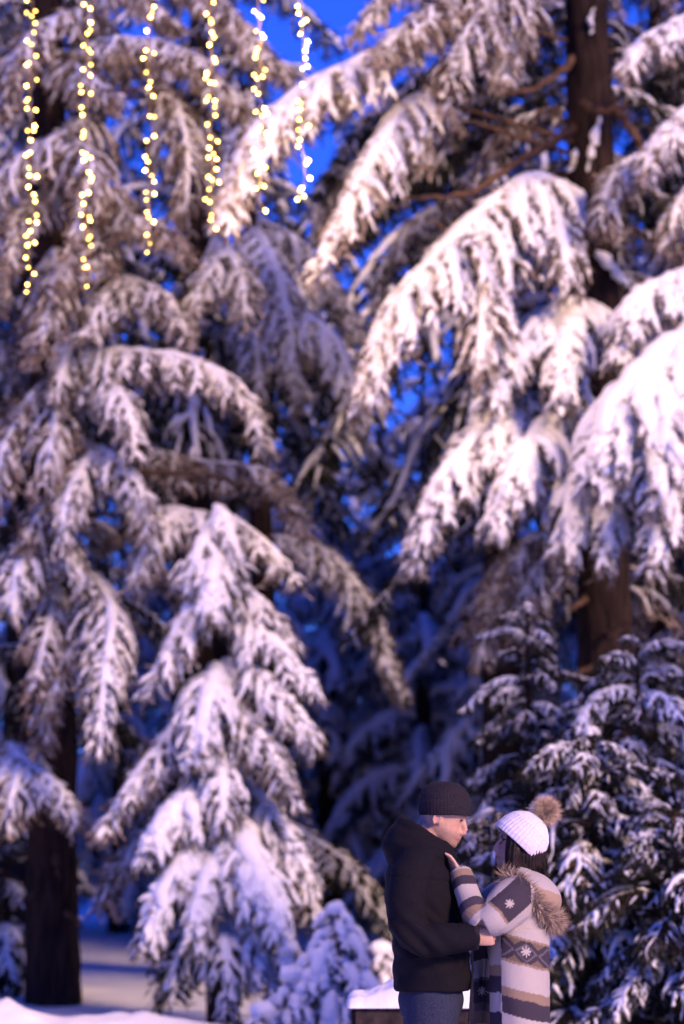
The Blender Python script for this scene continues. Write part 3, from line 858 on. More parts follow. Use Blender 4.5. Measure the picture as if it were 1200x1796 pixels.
SV, SQ = tubes(np.array([[[0, 0, 0.010], [0, 0, 0.018], [0, 0, 0.032], [0, 0, 0.034]]]), np.array([[0.004, 0.008, 0.008, 0.001]]), 8)
SOCK = mesh_np('socket', SV, SQ, mats=[M_SOCK])
zt = 9.7
tops = []
for k, pts in enumerate(STR):
    D = DL[k]
    pts = sorted(pts, key=lambda q: q[1])
    cx = np.mean([q[0] for q in pts])
    top = P3(cx, pts[0][1], D)
    root = link('light_string', None, loc=(top[0], D, zt), label=f'{WORD[k]} hanging string of warm white bulbs, counted from the left', cat='light string', group='light strings hanging at the upper left')
    base = np.array([top[0], D, zt])
    tops.append(base)
    R = np.random.default_rng(k + 300)
    rows = [base]
    # the cord winds down through the bulbs
    for (px, py) in pts:
        rows.append(P3(px * 0.35 + cx * 0.65, py, D) + np.array([0, R.uniform(-0.02, 0.02), 0]))
    c, _ = spline(rows, 5 * len(rows))
    V, Q = tubes(c[None], np.full((1, len(c)), 0.004), 5)
    link('cord', mesh_np('cord', V - base, Q, mats=[M_CORD]), root)
    bulbs = [(P3(px, py, D), px) for px, py in pts]
    zz = np.arange(bulbs[0][0][2] + 0.1, zt - 0.02, 0.10)
    bulbs += [(np.array([base[0] + R.uniform(-0.04, 0.04), D, z_]), cx) for z_ in zz]
    for p, px in bulbs:
        p = p + np.array([0, R.uniform(-0.03, 0.03), 0])
        o = link('bulb', BULB[R.choice(4, p=[0.22, 0.4, 0.26, 0.12])], root, loc=tuple(p - base))
        o.rotation_euler = (R.uniform(-0.6, 0.6), R.uniform(-0.6, 0.6) + (0.9 if px < cx else -0.9), 0)
        link('socket', SOCK, o)
    # the light the string sheds, spread along it
    zlow = min(p[2] for p, _ in bulbs)
    for q in range(2):
        pl_ = bpy.data.lights.new('string_glow', 'POINT')
        pl_.energy = (14, 18, 26, 46, 68, 82)[k]
        pl_.color = (1.0, 0.62, 0.30)
        pl_.shadow_soft_size = 0.25
        lo = bpy.data.objects.new('string_glow', pl_)
        COL.objects.link(lo)
        lo.parent = root
        lo.location = (0, 0, (zlow - zt) * (0.40 + 0.45 * q))
xs = np.linspace(-5.5, 3.0, 60)
cb = np.stack([xs, np.full(60, 20.0), zt + 0.02 + 0.004 * (xs + 1.2) ** 2], 1)
V, Q = tubes(cb[None], np.full((1, 60), 0.007), 6)
link('overhead_cable', mesh_np('overhead_cable', V, Q, mats=[M_CORD]), label='thin overhead cable that carries the light strings above the picture', cat='cable')

# ------------------------------------------------------------------ low dark wall with a snow cap behind the man
DW = 12.3
pl, pr = P3(617, 1750, DW), P3(830, 1750, DW)
M_WALL, t, b = mat('dark_wood', (0.03, 0.022, 0.022), 0.8, 0.2)
nz, _ = noise_mix(t, b, (0.016, 0.011, 0.012), (0.05, 0.035, 0.032), 14, 6)
bump(t, b, nz.outputs['Fac'], 0.01, 0.8)
top_z = P3(617, 1762, DW)[2]
wroot = link('low_wall', None, loc=((pl[0] + pr[0]) / 2, DW, 0), label='low dark wall end with a cap of snow behind the man', cat='wall')
bm = bmesh.new()
bmesh.ops.create_cube(bm, size=1)
bmesh.ops.scale(bm, vec=(pr[0] - pl[0], 0.5, top_z + 0.2), verts=bm.verts)
bmesh.ops.bevel(bm, geom=bm.edges[:], offset=0.02, segments=2, affect='EDGES')
bmesh.ops.translate(bm, vec=(0, 0.25, (top_z + 0.2) / 2 - 0.2), verts=bm.verts)
me = bpy.data.meshes.new('block')
bm.to_mesh(me)
bm.free()
me.materials.append(M_WALL)
link('block', me, wroot)
nx, ny = 60, 26
u, v = np.meshgrid(np.linspace(0, 1, nx), np.linspace(0, 1, ny))
hx, W = (pr[0] - pl[0]), 0.56
edge = np.clip(np.minimum(np.minimum(u * hx, (1 - u) * hx), np.minimum(v, 1 - v) * W) / 0.05, 0, 1)
hh = (0.035 + 0.06 * np.clip((u * hx - 0.09) / 0.14, 0, 1) + 0.035 * vnoise(u * hx, v * W, 14, 6) + 0.015 * vnoise(u * hx, v * W, 40, 7)) * np.sqrt(1 - (1 - edge) ** 2)
VX = np.stack([(u - 0.5) * (hx + 0.05), v * W - 0.03, top_z + 0.003 + hh - 0.02 * (edge < 0.02)], -1)
ii = np.arange(nx * ny).reshape(ny, nx)
Q = np.stack([ii[:-1, :-1], ii[:-1, 1:], ii[1:, 1:], ii[1:, :-1]], -1).reshape(-1, 4)
link('snow', mesh_np('snow', VX, Q, mats=[M_SNOW]), wroot)
# ------------------------------------------------------------------ the couple
DP = 9.62


def Z(zx, zy, y=0.0):
    """a place on the couple: zx, zy in a 0.87 mm raster seen from the side, y metres away from their middle plane"""
    p = P3(600 + zx * 0.38333, 1320 + zy * 0.38333, DP)
    return np.array([p[0], DP + y, p[2]])


ZS = 0.38333 * DP / FPX      # metres per raster step
O0 = Z(0, 0)


def to_raster(V):
    return (V[:, 0] - O0[0]) / ZS, (O0[2] - V[:, 2]) / ZS * math.cos(PITCH) * 1.0


def capped(rings):
    """rings (N,K,3) -> closed loft"""
    N, K = rings.shape[:2]
    V = np.concatenate([rings.reshape(-1, 3), rings[0].mean(0)[None], rings[-1].mean(0)[None]])
    ix = np.arange(N * K).reshape(N, K)
    A, B = ix[:-1], ix[1:]
    Qs = np.stack([A, np.roll(A, -1, 1), np.roll(B, -1, 1), B], -1).reshape(-1, 4)
    k = np.arange(K)
    T0 = np.stack([np.full(K, N * K), (k + 1) % K, k], -1)
    T1_ = np.stack([np.full(K, N * K + 1), ix[-1][k], ix[-1][(k + 1) % K]], -1)
    return V, Qs, np.concatenate([T0, T1_])


def limb(mb, pts, rad, n=16, K=14, sq=1.0):
    c, L = spline(pts, n)
    s0 = np.concatenate([[0], np.cumsum(np.linalg.norm(np.diff(np.asarray(pts, float), axis=0), axis=1))])
    r = np.interp(np.linspace(0, s0[-1], n), s0, rad)
    V, Qq = tubes(c[None], r[None], K, sq)
    mb.add(*capped(V.reshape(n, K, 3)))


def stack(mb, rows, K=32, p=0.9):
    """torso like loft: rows of (centre x, centre y, z, half depth x, half width y)"""
    a = np.arange(K) * 2 * math.pi / K
    ca, sa = np.cos(a), np.sin(a)
    f = lambda v: np.sign(v) * np.abs(v) ** p
    rings = np.array([[(cx + hx * f(c), cy + hy * f(s_), z) for c, s_ in zip(ca, sa)] for cx, cy, z, hx, hy in rows])
    mb.add(*capped(rings))


def ball(mb, c, rx, ry, rz, Rm=None, n=10, K=14):
    u = np.linspace(0.05, math.pi - 0.05, n)
    a = np.arange(K) * 2 * math.pi / K
    V = np.stack([np.sin(u)[:, None] * np.cos(a) * rx, np.sin(u)[:, None] * np.sin(a) * ry, np.cos(u)[:, None] * np.ones(K) * rz], -1)
    if Rm is not None:
        V = V @ np.asarray(Rm).T
    mb.add(*capped(V + np.asarray(c)))


def remesh(mb, voxel, smooth=4, fac=0.5):
    me = mb.mesh('tmp', [])
    o = bpy.data.objects.new('tmp', me)
    COL.objects.link(o)
    m = o.modifiers.new('r', 'REMESH')
    m.mode = 'VOXEL'
    m.voxel_size = voxel
    if smooth:
        k = o.modifiers.new('s', 'SMOOTH')
        k.iterations = smooth
        k.factor = fac
    dg = bpy.context.evaluated_depsgraph_get()
    out = bpy.data.meshes.new_from_object(o.evaluated_get(dg))
    bpy.data.objects.remove(o)
    bpy.data.meshes.remove(me)
    out.polygons.foreach_set('use_smooth', np.ones(len(out.polygons), bool))
    return out


def verts(me):
    V = np.empty(len(me.vertices) * 3, np.float32)
    me.vertices.foreach_get('co', V)
    return V.reshape(-1, 3).astype(float)


def normals(me):
    N = np.empty(len(me.vertices) * 3, np.float32)
    me.vertices.foreach_get('normal', N)
    return N.reshape(-1, 3).astype(float)


def set_verts(me, V):
    me.vertices.foreach_set('co', V.astype(np.float32).ravel())
    me.update()


def ripple(V, seed, f, n=14, aniso=(1, 1, 1)):
    R = np.random.default_rng(seed)
    out = np.zeros(len(V))
    for _ in range(n):
        k = R.normal(0, 1, 3) * np.array(aniso)
        k = k / np.linalg.norm(k) * f * R.uniform(0.5, 1.6)
        out += np.sin(V @ k + R.uniform(0, 6.28))
    return out / math.sqrt(n)


def paint(me, C):
    at = me.color_attributes.new('print', 'FLOAT_COLOR', 'POINT')
    at.data.foreach_set('color', np.concatenate([C, np.ones((len(C), 1))], 1).astype(np.float32).ravel())


def print_mat(name, rough, nscale, nd, var=0.25, sss=0.0):
    m, t, b = mat(name, (0.5, 0.5, 0.5), rough, 0.2)
    at = nnode(t, 'ShaderNodeAttribute', attribute_name='print')
    tc = nnode(t, 'ShaderNodeTexCoord')
    nz = nnode(t, 'ShaderNodeTexNoise')
    nz.inputs['Scale'].default_value = nscale
    nz.inputs['Detail'].default_value = 6
    t.links.new(tc.outputs['Object'], nz.inputs['Vector'])
    mr = nnode(t, 'ShaderNodeMapRange')
    mr.inputs[1].default_value = 0.3
    mr.inputs[2].default_value = 0.7
    mr.inputs[3].default_value = 1 - var
    mr.inputs[4].default_value = 1 + var
    t.links.new(nz.outputs['Fac'], mr.inputs[0])
    mx = nnode(t, 'ShaderNodeMix', data_type='RGBA', blend_type='MULTIPLY')
    mx.inputs[0].default_value = 1
    t.links.new(at.outputs['Color'], mx.inputs[6])
    t.links.new(mr.outputs[0], mx.inputs[7])
    t.links.new(mx.outputs[2], b.inputs['Base Color'])
    bump(t, b, nz.outputs['Fac'], nd, 0.7)
    return m


M_SKIN = print_mat('skin', 0.5, 90, 0.0008, 0.08)
M_COAT = print_mat('blanket_cloth', 0.9, 330, 0.0015, 0.12)


def cloth(name, c1, c2, scale, bd, rough=0.9, lo=0.35, hi=0.65):
    m, t, b = mat(name, c1, rough, 0.12)
    nz, _ = noise_mix(t, b, c1, c2, scale, 6, lo, hi)
    bump(t, b, nz.outputs['Fac'], bd, 0.7)
    return m


M_JACKET = cloth('black_jacket', (0.0060, 0.0050, 0.0075), (0.0125, 0.0105, 0.0145), 260, 0.0012)
M_DENIM = cloth('denim', (0.022, 0.026, 0.050), (0.040, 0.045, 0.078), 160, 0.002)
M_BEANIE = cloth('black_knit', (0.014, 0.011, 0.015), (0.032, 0.026, 0.033), 220, 0.002)
M_WHITEKNIT = cloth('white_knit', (0.66, 0.62, 0.68), (0.80, 0.77, 0.82), 140, 0.003)
M_HAIR = cloth('dark_hair', (0.008, 0.005, 0.005), (0.026, 0.016, 0.014), 30, 0.003, 0.45)
M_BOOT = cloth('boots', (0.015, 0.012, 0.01), (0.03, 0.025, 0.02), 40, 0.002, 0.6)
M_EYE, _, _ = mat('eye', (0.03, 0.02, 0.015), 0.2, 0.5)
M_FRAME, _, _ = mat('glasses_frame', (0.012, 0.01, 0.01), 0.3, 0.5)


def fur_mat(name, c1, c2):
    m, t, b = mat(name, c1, 0.7, 0.2)
    geo = nnode(t, 'ShaderNodeNewGeometry')
    mx = nnode(t, 'ShaderNodeMix', data_type='RGBA')
    mx.inputs[6].default_value = (*c1, 1)
    mx.inputs[7].default_value = (*c2, 1)
    t.links.new(geo.outputs['Random Per Island'], mx.inputs[0])
    t.links.new(mx.outputs[2], b.inputs['Base Color'])
    return m


M_FUR = fur_mat('grey_brown_fur', (0.13, 0.085, 0.055), (0.66, 0.50, 0.37))
M_POM = fur_mat('tan_fur', (0.66, 0.43, 0.25), (0.95, 0.74, 0.50))


def hairs(root, direc, length, width, seed, bend=0.3, tint=None):
    """tapered ribbons, three joints each"""
    R = np.random.default_rng(seed)
    n = len(root)
    d = nrm(direc)
    sv = nrm(np.cross(d, R.normal(0, 1, (n, 3)))) * (width * 0.5)
    bv = R.normal(0, bend, (n, 3)) * length[:, None]
    mid = root + d * length[:, None] * 0.55 + bv * 0.3
    tip = root + d * length[:, None] + bv
    V = np.stack([root - sv, root + sv, mid - sv * 0.8, mid + sv * 0.8, tip], 1)
    i = np.arange(n)[:, None] * 5
    return V.reshape(-1, 3), i + np.array([[0, 1, 3, 2]]), i + np.array([[2, 3, 4]])


class Head:
    """head frame: x forward, y to the left, z up, origin between the ears"""
    def __init__(s, origin, yaw, pitch, k=1.0):
        f = np.array([math.cos(yaw) * math.cos(pitch), math.sin(yaw) * math.cos(pitch), math.sin(pitch)])
        l = np.array([-math.sin(yaw), math.cos(yaw), 0])
        s.R = np.stack([f, l, np.cross(f, l)], 1) * k
        s.o = np.asarray(origin)

    def __call__(s, *p):
        return s.o + s.R @ np.array(p, float)

    def local(s, V):
        return (V - s.o) @ np.linalg.inv(s.R).T


def head_geo(mb, h, male=True):
    z = np.array([-0.116, -0.108, -0.095, -0.08, -0.06, -0.04, -0.02, 0.0, 0.02, 0.035, 0.06, 0.085, 0.105, 0.118, 0.125])
    if male:
        fr = [0.070, 0.092, 0.098, 0.094, 0.094, 0.090, 0.086, 0.086, 0.092, 0.097, 0.096, 0.084, 0.062, 0.035, 0.01]
        wd = [0.022, 0.038, 0.050, 0.058, 0.064, 0.069, 0.072, 0.074, 0.075, 0.076, 0.074, 0.066, 0.050, 0.032, 0.012]
    else:
        fr = [0.066, 0.086, 0.091, 0.089, 0.091, 0.088, 0.085, 0.085, 0.089, 0.094, 0.094, 0.083, 0.062, 0.035, 0.01]
        wd = [0.018, 0.030, 0.043, 0.053, 0.062, 0.068, 0.071, 0.073, 0.074, 0.075, 0.073, 0.065, 0.050, 0.032, 0.012]
    bk = [0.020, 0.000, -0.020, -0.040, -0.062, -0.078, -0.090, -0.098, -0.101, -0.101, -0.096, -0.082, -0.062, -0.04, -0.015]
    K = 36
    a = np.arange(K) * 2 * math.pi / K
    rings = []
    for zz, f, b_, w_ in zip(z, fr, bk, wd):
        c, hx = (f + b_) / 2, (f - b_) / 2
        ca, sa = np.cos(a), np.sin(a)
        x = c + hx * np.sign(ca) * np.abs(ca) ** 0.92
        y = w_ * np.sign(sa) * np.abs(sa) ** 0.95
        rings.append([h(xx, yy, zz) for xx, yy in zip(x, y)])
    mb.add(*capped(np.array(rings)))
    g = 1.0 if male else 0.82
    limb(mb, [h(0.082, 0, 0.024), h(0.091, 0, 0.006), h(0.086 + 0.016 * g, 0, -0.014), h(0.086 + 0.024 * g, 0, -0.031), h(0.092, 0, -0.046)], [0.009, 0.0105, 0.0115, 0.0125, 0.012], 12, 10)
    for s_ in (1, -1):
        ball(mb, h(0.094, s_ * 0.010, -0.039), 0.011, 0.008, 0.008, h.R)
        # brow ridge, cheekbone
        limb(mb, [h(0.090, s_ * 0.008, 0.030), h(0.090, s_ * 0.030, 0.034), h(0.074, s_ * 0.050, 0.026)], [0.007, 0.008, 0.005], 8, 8)
        if not male:
            continue
        # ear
        th = np.linspace(-0.9, 4.6, 10)
        limb(mb, [h(-0.008 + 0.015 * math.cos(q), s_ * (0.077 + 0.004 * math.sin(q * 0.5)), -0.016 + 0.024 * math.sin(q)) for q in th[::-1]], [0.006] * 10, 20, 7)
        ball(mb, h(-0.010, s_ * 0.074, -0.018), 0.014, 0.007, 0.020, h.R)
    # lips
    limb(mb, [h(0.080, 0.024, -0.068), h(0.0975, 0.008, -0.063), h(0.0975, -0.008, -0.063), h(0.080, -0.024, -0.068)], [0.003, 0.0055, 0.0055, 0.003], 10, 8)
    limb(mb, [h(0.080, 0.022, -0.071), h(0.0955, 0.008, -0.0755), h(0.0955, -0.008, -0.0755), h(0.080, -0.022, -0.071)], [0.003, 0.006, 0.006, 0.003], 10, 8)


def hand_geo(mb, wrist, fdir, palm, right, curl=(0.5, 0.6, 0.4), k=1.0, spread=0.07, thumb_curl=0.5):
    """wrist point, finger direction, palm normal; thumb side follows the hand"""
    f = nrm(np.asarray(fdir, float))
    pn = np.asarray(palm, float)
    pn = nrm(pn - f * (pn @ f))
    th = np.cross(f, pn) * (1 if right else -1)       # towards the thumb
    w = np.asarray(wrist, float)
    a = np.arange(16) * 2 * math.pi / 16
    rings = []
    for d, hw, ht, sh in [(-0.03, 0.027, 0.021, 0), (0.0, 0.029, 0.020, 0), (0.03, 0.037, 0.018, 0.002), (0.06, 0.041, 0.016, 0.002), (0.085, 0.041, 0.0135, 0.001), (0.097, 0.036, 0.010, 0)]:
        c = w + f * d * k + th * sh
        rings.append([c + th * hw * k * np.cos(q) + pn * ht * k * np.sin(q) for q in a])
    mb.add(*capped(np.array(rings)))
    for i, (off, ln) in enumerate([(0.031, 0.072), (0.0105, 0.080), (-0.0105, 0.074), (-0.030, 0.058)]):
        p = w + f * 0.082 * k + th * off * k
        d = nrm(f + th * spread * (1.5 - i) * 0.9)
        pts = [p]
        ang = 0.0
        for seg, cu in zip((0.45, 0.32, 0.27), curl):
            ang += cu * (1 + 0.08 * i)
            dd = d * math.cos(ang) + pn * math.sin(ang)
            pts.append(pts[-1] + dd * ln * seg * k)
        limb(mb, pts, [0.0095 * k, 0.009 * k, 0.0083 * k, 0.0068 * k], 14, 10)
    p = w + f * 0.025 * k + th * 0.026 * k + pn * 0.006
    d1 = nrm(th * 0.75 + f * 0.75 + pn * 0.25)
    d2 = nrm(th * (0.55 - thumb_curl * 0.5) + f * 0.9 + pn * 0.35 * thumb_curl)
    limb(mb, [p, p + d1 * 0.036 * k, p + d1 * 0.036 * k + d2 * 0.034 * k, p + d1 * 0.036 * k + d2 * 0.062 * k], [0.015 * k, 0.0115 * k, 0.0105 * k, 0.008 * k], 12, 10)


SKIN = np.array([0.58, 0.345, 0.235])


def skin_paint(me, h, male):
    V = verts(me)
    L = h.local(V)
    C = np.tile(SKIN if male else SKIN * np.array([1.0, 1.02, 1.05]), (len(V), 1))
    face = (np.abs(L[:, 1]) < 0.09) & (np.abs(L[:, 2]) < 0.14) & (np.abs(L[:, 0]) < 0.14)

    def blend(mask, col):
        C[:] = C * (1 - mask[:, None]) + np.array(col) * mask[:, None]
    g = lambda c, s_: np.exp(-(((L - np.array(c)) / np.array(s_)) ** 2).sum(1)) * face
    for s_ in (1, -1):
        blend(0.45 * g((0.075, 0.045 * s_, -0.025), (0.03, 0.03, 0.025)), (0.62, 0.27, 0.22))
        blend(0.75 * g((0.09, 0.031 * s_, 0.031), (0.03, 0.022, 0.005)), (0.05, 0.03, 0.022))      # eyebrow
        blend(0.5 * g((-0.014, 0.08 * s_, -0.01), (0.02, 0.015, 0.03)), (0.62, 0.26, 0.21))
    blend(0.35 * g((0.12, 0, -0.034), (0.02, 0.02, 0.015)), (0.66, 0.28, 0.22))
    if male:
        st = np.clip((-0.038 - L[:, 2]) / 0.02, 0, 1) * face * np.clip((L[:, 0] + 0.0) / 0.03, 0, 1)
        blend(0.6 * st, (0.24, 0.15, 0.115))
    blend(0.8 * g((0.095, 0, -0.069), (0.02, 0.022, 0.007)), (0.50, 0.17, 0.15))
    blend(0.85 * g((0.095, 0, -0.0695), (0.03, 0.026, 0.0035)), (0.16, 0.05, 0.04))  # dark line painted for the shade between the lips
    paint(me, np.clip(C, 0, 1))


def face_bits(root, h, male):
    for s_ in (1, -1):
        m_ = MB()
        ball(m_, h(0.0845, s_ * 0.031, 0.011), 0.006, 0.009, 0.0040, h.R, 8, 12)
        link('eye', m_.mesh('eye', [M_EYE]), root)


# ---------------- man
hm = Head(Z(460, 290), math.radians(-9), math.radians(-20), 0.95)
mb = MB()
head_geo(mb, hm, True)
limb(mb, [hm(-0.02, 0, -0.02), hm(-0.02, 0, -0.08), Z(388, 430), Z(370, 500)], [0.055, 0.058, 0.060, 0.075])
stack(mb, [(*Z(355, 480)[:2], Z(0, 480)[2], 0.06, 0.10), (*Z(352, 540)[:2], Z(0, 540)[2], 0.095, 0.17), (*Z(362, 640)[:2], Z(0, 640)[2], 0.115, 0.175),
           (*Z(385, 800)[:2], Z(0, 800)[2], 0.11, 0.16), (*Z(402, 950)[:2], Z(0, 950)[2], 0.11, 0.165), (*Z(402, 1080)[:2], Z(0, 1080)[2], 0.105, 0.165), (*Z(402, 1150)[:2], Z(0, 1150)[2], 0.08, 0.12)])
GZ = float(ground_h(np.array([0.3]), np.array([DP]))[0])
for s_ in (1, -1):
    k_ = Z(405, 1560, s_ * 0.11)
    f_ = np.array([k_[0] - 0.02, DP + s_ * 0.12, GZ + 0.09])
    limb(mb, [Z(402, 1080, s_ * 0.085), k_, f_], [0.082, 0.056, 0.04])
    limb(mb, [f_ + (-0.05, 0, -0.04), f_ + (0.06, 0, -0.045), f_ + (0.16, 0, -0.06)], [0.04, 0.042, 0.028])
    y0 = s_
    if s_ < 0:
        limb(mb, [Z(335, 530, -0.17), Z(315, 800, -0.245), Z(590, 833, -0.245)], [0.058, 0.042, 0.028])
        hand_geo(mb, Z(570, 838, -0.250), (1, 0.05, 0.05), (0.08, 1, 0.1), True, (0.75, 0.8, 0.5), 0.92, 0.04, 0.1)
    else:
        limb(mb, [Z(335, 530, 0.17), Z(330, 800, 0.245), Z(590, 833, 0.26)], [0.058, 0.042, 0.028])
        hand_geo(mb, Z(588, 836, 0.26), (1, -0.05, 0.03), (0.08, -1, 0), False, (0.45, 0.6, 0.5), 0.98, 0.05, 0.3)
me = remesh(mb, 0.005, 3, 0.5)
skin_paint(me, hm, True)
me.materials.append(M_SKIN)
man = link('person', me, label='standing person in black beanie, black hooded jacket and jeans, looking down at the other', cat='person')
face_bits(man, hm, True)

mb = MB()
rows = [(350, 452, 96, 0.115), (350, 472, 120, 0.155), (351, 510, 140, 0.195), (353, 560, 158, 0.218), (362, 640, 166, 0.226), (378, 740, 166, 0.222), (397, 850, 168, 0.216),
        (405, 950, 172, 0.215), (410, 1030, 173, 0.213), (411, 1078, 171, 0.21), (411, 1086, 166, 0.205)]
stack(mb, [(Z(a_, b_)[0], DP, Z(a_, b_)[2], hd * ZS, hw) for a_, b_, hd, hw in rows], 40)
for s_ in (1, -1):
    yy = lambda v: s_ * v
    limb(mb, [Z(345, 500, yy(0.13)), Z(310, 545, yy(0.195)), Z(292, 670, yy(0.245)), Z(303, 780, yy(0.258)), Z(345, 838, yy(0.262)), Z(460, 842, yy(0.258)), Z(592, 832, yy(0.248)), Z(602, 832, yy(0.247))],
         [0.080, 0.083, 0.076, 0.071, 0.068, 0.060, 0.051, 0.047], 34, 20)
# hood and collar rings
for (cx, rx, zy_b, zy_f, ry, rb, rf) in [(376, 106, 322, 428, 0.098, 0.028, 0.016), (370, 122, 376, 452, 0.118, 0.040, 0.022), (360, 136, 425, 482, 0.145, 0.040, 0.030)]:
    ph = np.linspace(0, 2 * math.pi, 25)
    w_ = (1 + np.cos(ph)) / 2
    pts = [Z(cx + rx * math.cos(q), zy_b + (zy_f - zy_b) * ww, ry * math.sin(q)) for q, ww in zip(ph, w_)]
    limb(mb, pts, rb + (rf - rb) * w_, 50, 12)
ball(mb, Z(275, 352), 0.034, 0.085, 0.062, None)
ball(mb, Z(268, 410), 0.062, 0.12, 0.085, None)
ball(mb, Z(262, 470), 0.060, 0.14, 0.06, None)
me = remesh(mb, 0.006, 4, 0.5)
V, N = verts(me), normals(me)
rx_, ry_ = to_raster(V)
fold = 0.0055 * ripple(V, 5, 17, 10, (0.7, 0.7, 1.6)) + 0.0024 * ripple(V, 6, 48, 12, (0.8, 0.8, 1.5))
arm = np.exp(-((rx_ - 340) / 110) ** 2 - ((ry_ - 800) / 110) ** 2)
fold += 0.009 * arm * np.sin((rx_ * 0.7 - ry_ * 0.75) * 0.085 + 1.5 * ripple(V, 31, 14, 6))
waist = np.exp(-((ry_ - 960) / 90) ** 2)
fold += 0.004 * waist * np.sin(ry_ * 0.06 + rx_ * 0.03 + 1.6 * ripple(V, 32, 9, 6))
# seams: shoulder yoke, sleeve head, front placket
near = (V[:, 1] < DP - 0.1)
fold += -0.005 * np.exp(-((ry_ - 560 - 0.12 * (rx_ - 350)) / 4.5) ** 2) * near
fold += -0.005 * np.exp(-((rx_ - 470 - 0.13 * (ry_ - 500)) / 4.5) ** 2) * near * (ry_ > 470) * (ry_ < 770)
fold += -0.006 * np.exp(-((ry_ - 1062) / 5) ** 2) * (rx_ > 230)
set_verts(me, V + N * fold[:, None])
me.materials.append(M_JACKET)
jacket = link('jacket', me, man)
# cuffs
for s_ in (1, -1):
    m_ = MB()
    limb(m_, [Z(582, 832, s_ * 0.2485), Z(592, 832, s_ * 0.248), Z(606, 832, s_ * 0.247)], [0.0525, 0.0545, 0.052], 8, 22)
    link('cuff', m_.mesh('cuff', [M_BEANIE]), jacket)
# pocket flap and hem seam on the near side
m_ = MB()
limb(m_, [Z(330, 930, -0.205), Z(420, 918, -0.2195), Z(500, 930, -0.19)], [0.007, 0.008, 0.007], 14, 8)
link('pocket', m_.mesh('pocket', [M_JACKET]), jacket)
# jeans
mb = MB()
for s_ in (1, -1):
    k_ = Z(405, 1560, s_ * 0.11)
    f_ = np.array([k_[0] - 0.02, DP + s_ * 0.12, GZ + 0.06])
    limb(mb, [Z(408, 1040, s_ * 0.085), Z(408, 1150, s_ * 0.09), Z(406, 1300, s_ * 0.10), k_, f_], [0.10, 0.108, 0.098, 0.078, 0.072], 30, 20)
stack(mb, [(Z(406, q)[0], DP, Z(0, q)[2], hd * ZS, hw) for q, hd, hw in [(1000, 130, 0.17), (1060, 142, 0.182), (1130, 148, 0.185), (1200, 130, 0.17), (1230, 90, 0.12)]], 32)
me = remesh(mb, 0.007, 6, 0.5)
V, N = verts(me), normals(me)
set_verts(me, V + N * (0.004 * ripple(V, 8, 22, 12, (0.7, 0.7, 1.6)))[:, None])
me.materials.append(M_DENIM)
link('jeans', me, man)


def boots(root, pts):
    for f_, d in pts:
        m_ = MB()
        limb(m_, [f_ + (-0.06 * d, 0, -0.03), f_ + (0.05 * d, 0, -0.04), f_ + (0.17 * d, 0, -0.055)], [0.052, 0.054, 0.036], 14, 14, 1.0)
        limb(m_, [f_ + (-0.03 * d, 0, 0.14), f_ + (-0.03 * d, 0, -0.02)], [0.058, 0.055], 6, 14)
        e_ = remesh(m_, 0.008, 2)
        e_.materials.append(M_BOOT)
        link('boot', e_, root)


boots(man, [(np.array([Z(405, 1560)[0] - 0.02, DP + s_ * 0.12, GZ + 0.09]), 1) for s_ in (1, -1)])


def knit_cap(rows, axis, fwd, centre, ribs, rib_d, shift=0.0, n=60, K=160, oval=1.0):
    """rows (height, half depth, half width); ribs run up the cap"""
    ax = nrm(np.asarray(axis, float))
    fw = nrm(np.asarray(fwd, float) - ax * (np.asarray(fwd, float) @ ax))
    lt = np.cross(ax, fw)
    hs = np.array([q[0] for q in rows])
    s0 = np.concatenate([[0], np.cumsum(np.hypot(np.diff(hs), np.diff([q[1] for q in rows])))])
    u = np.linspace(0, s0[-1], n)
    hh = np.interp(u, s0, hs)
    dx = np.interp(u, s0, [q[1] for q in rows])
    dy = np.interp(u, s0, [q[2] for q in rows])
    a = np.arange(K) * 2 * math.pi / K
    fade = np.clip(dx / 0.05, 0.1, 1)
    rb = 1 + 0 * a
    V = []
    for h_, x_, y_, fd in zip(hh, dx, dy, fade):
        rr = np.abs(np.cos(a * ribs / 2)) ** 0.7 * rib_d * fd
        V.append(centre + ax * h_ + fw * (shift * (h_ / max(hs)) ** 2) + np.outer((x_ + rr) * np.cos(a), fw) + np.outer((y_ + rr) * np.sin(a), lt))
    V = np.array(V)
    ix = np.arange(n * K).reshape(n, K)
    Qc = np.stack([ix[:-1], np.roll(ix[:-1], -1, 1), np.roll(ix[1:], -1, 1), ix[1:]], -1).reshape(-1, 4)
    return V.reshape(-1, 3), Qc


# beanie: turned-up cuff below, crown above
up = np.array([0.02, 0, 1.0])
fw = np.array([1.0, -0.12, 0])
cb = Z(471, 284)
Vb, Qb = knit_cap([(-0.002, 0.092, 0.078), (-0.004, 0.100, 0.087), (0.020, 0.1035, 0.090), (0.050, 0.1035, 0.090), (0.055, 0.100, 0.087), (0.056, 0.100, 0.087), (0.080, 0.097, 0.085),
                   (0.104, 0.082, 0.073), (0.120, 0.064, 0.058), (0.130, 0.042, 0.038), (0.134, 0.018, 0.017), (0.1345, 0.002, 0.002)], up, fw, cb, 46, 0.0022, -0.008)
Vb = Vb + nrm(Vb - cb) * (0.0025 * ripple(Vb, 12, 40, 10))[:, None]
beanie = link('beanie', mesh_np('beanie', Vb, Qb, mats=[M_BEANIE]), man)

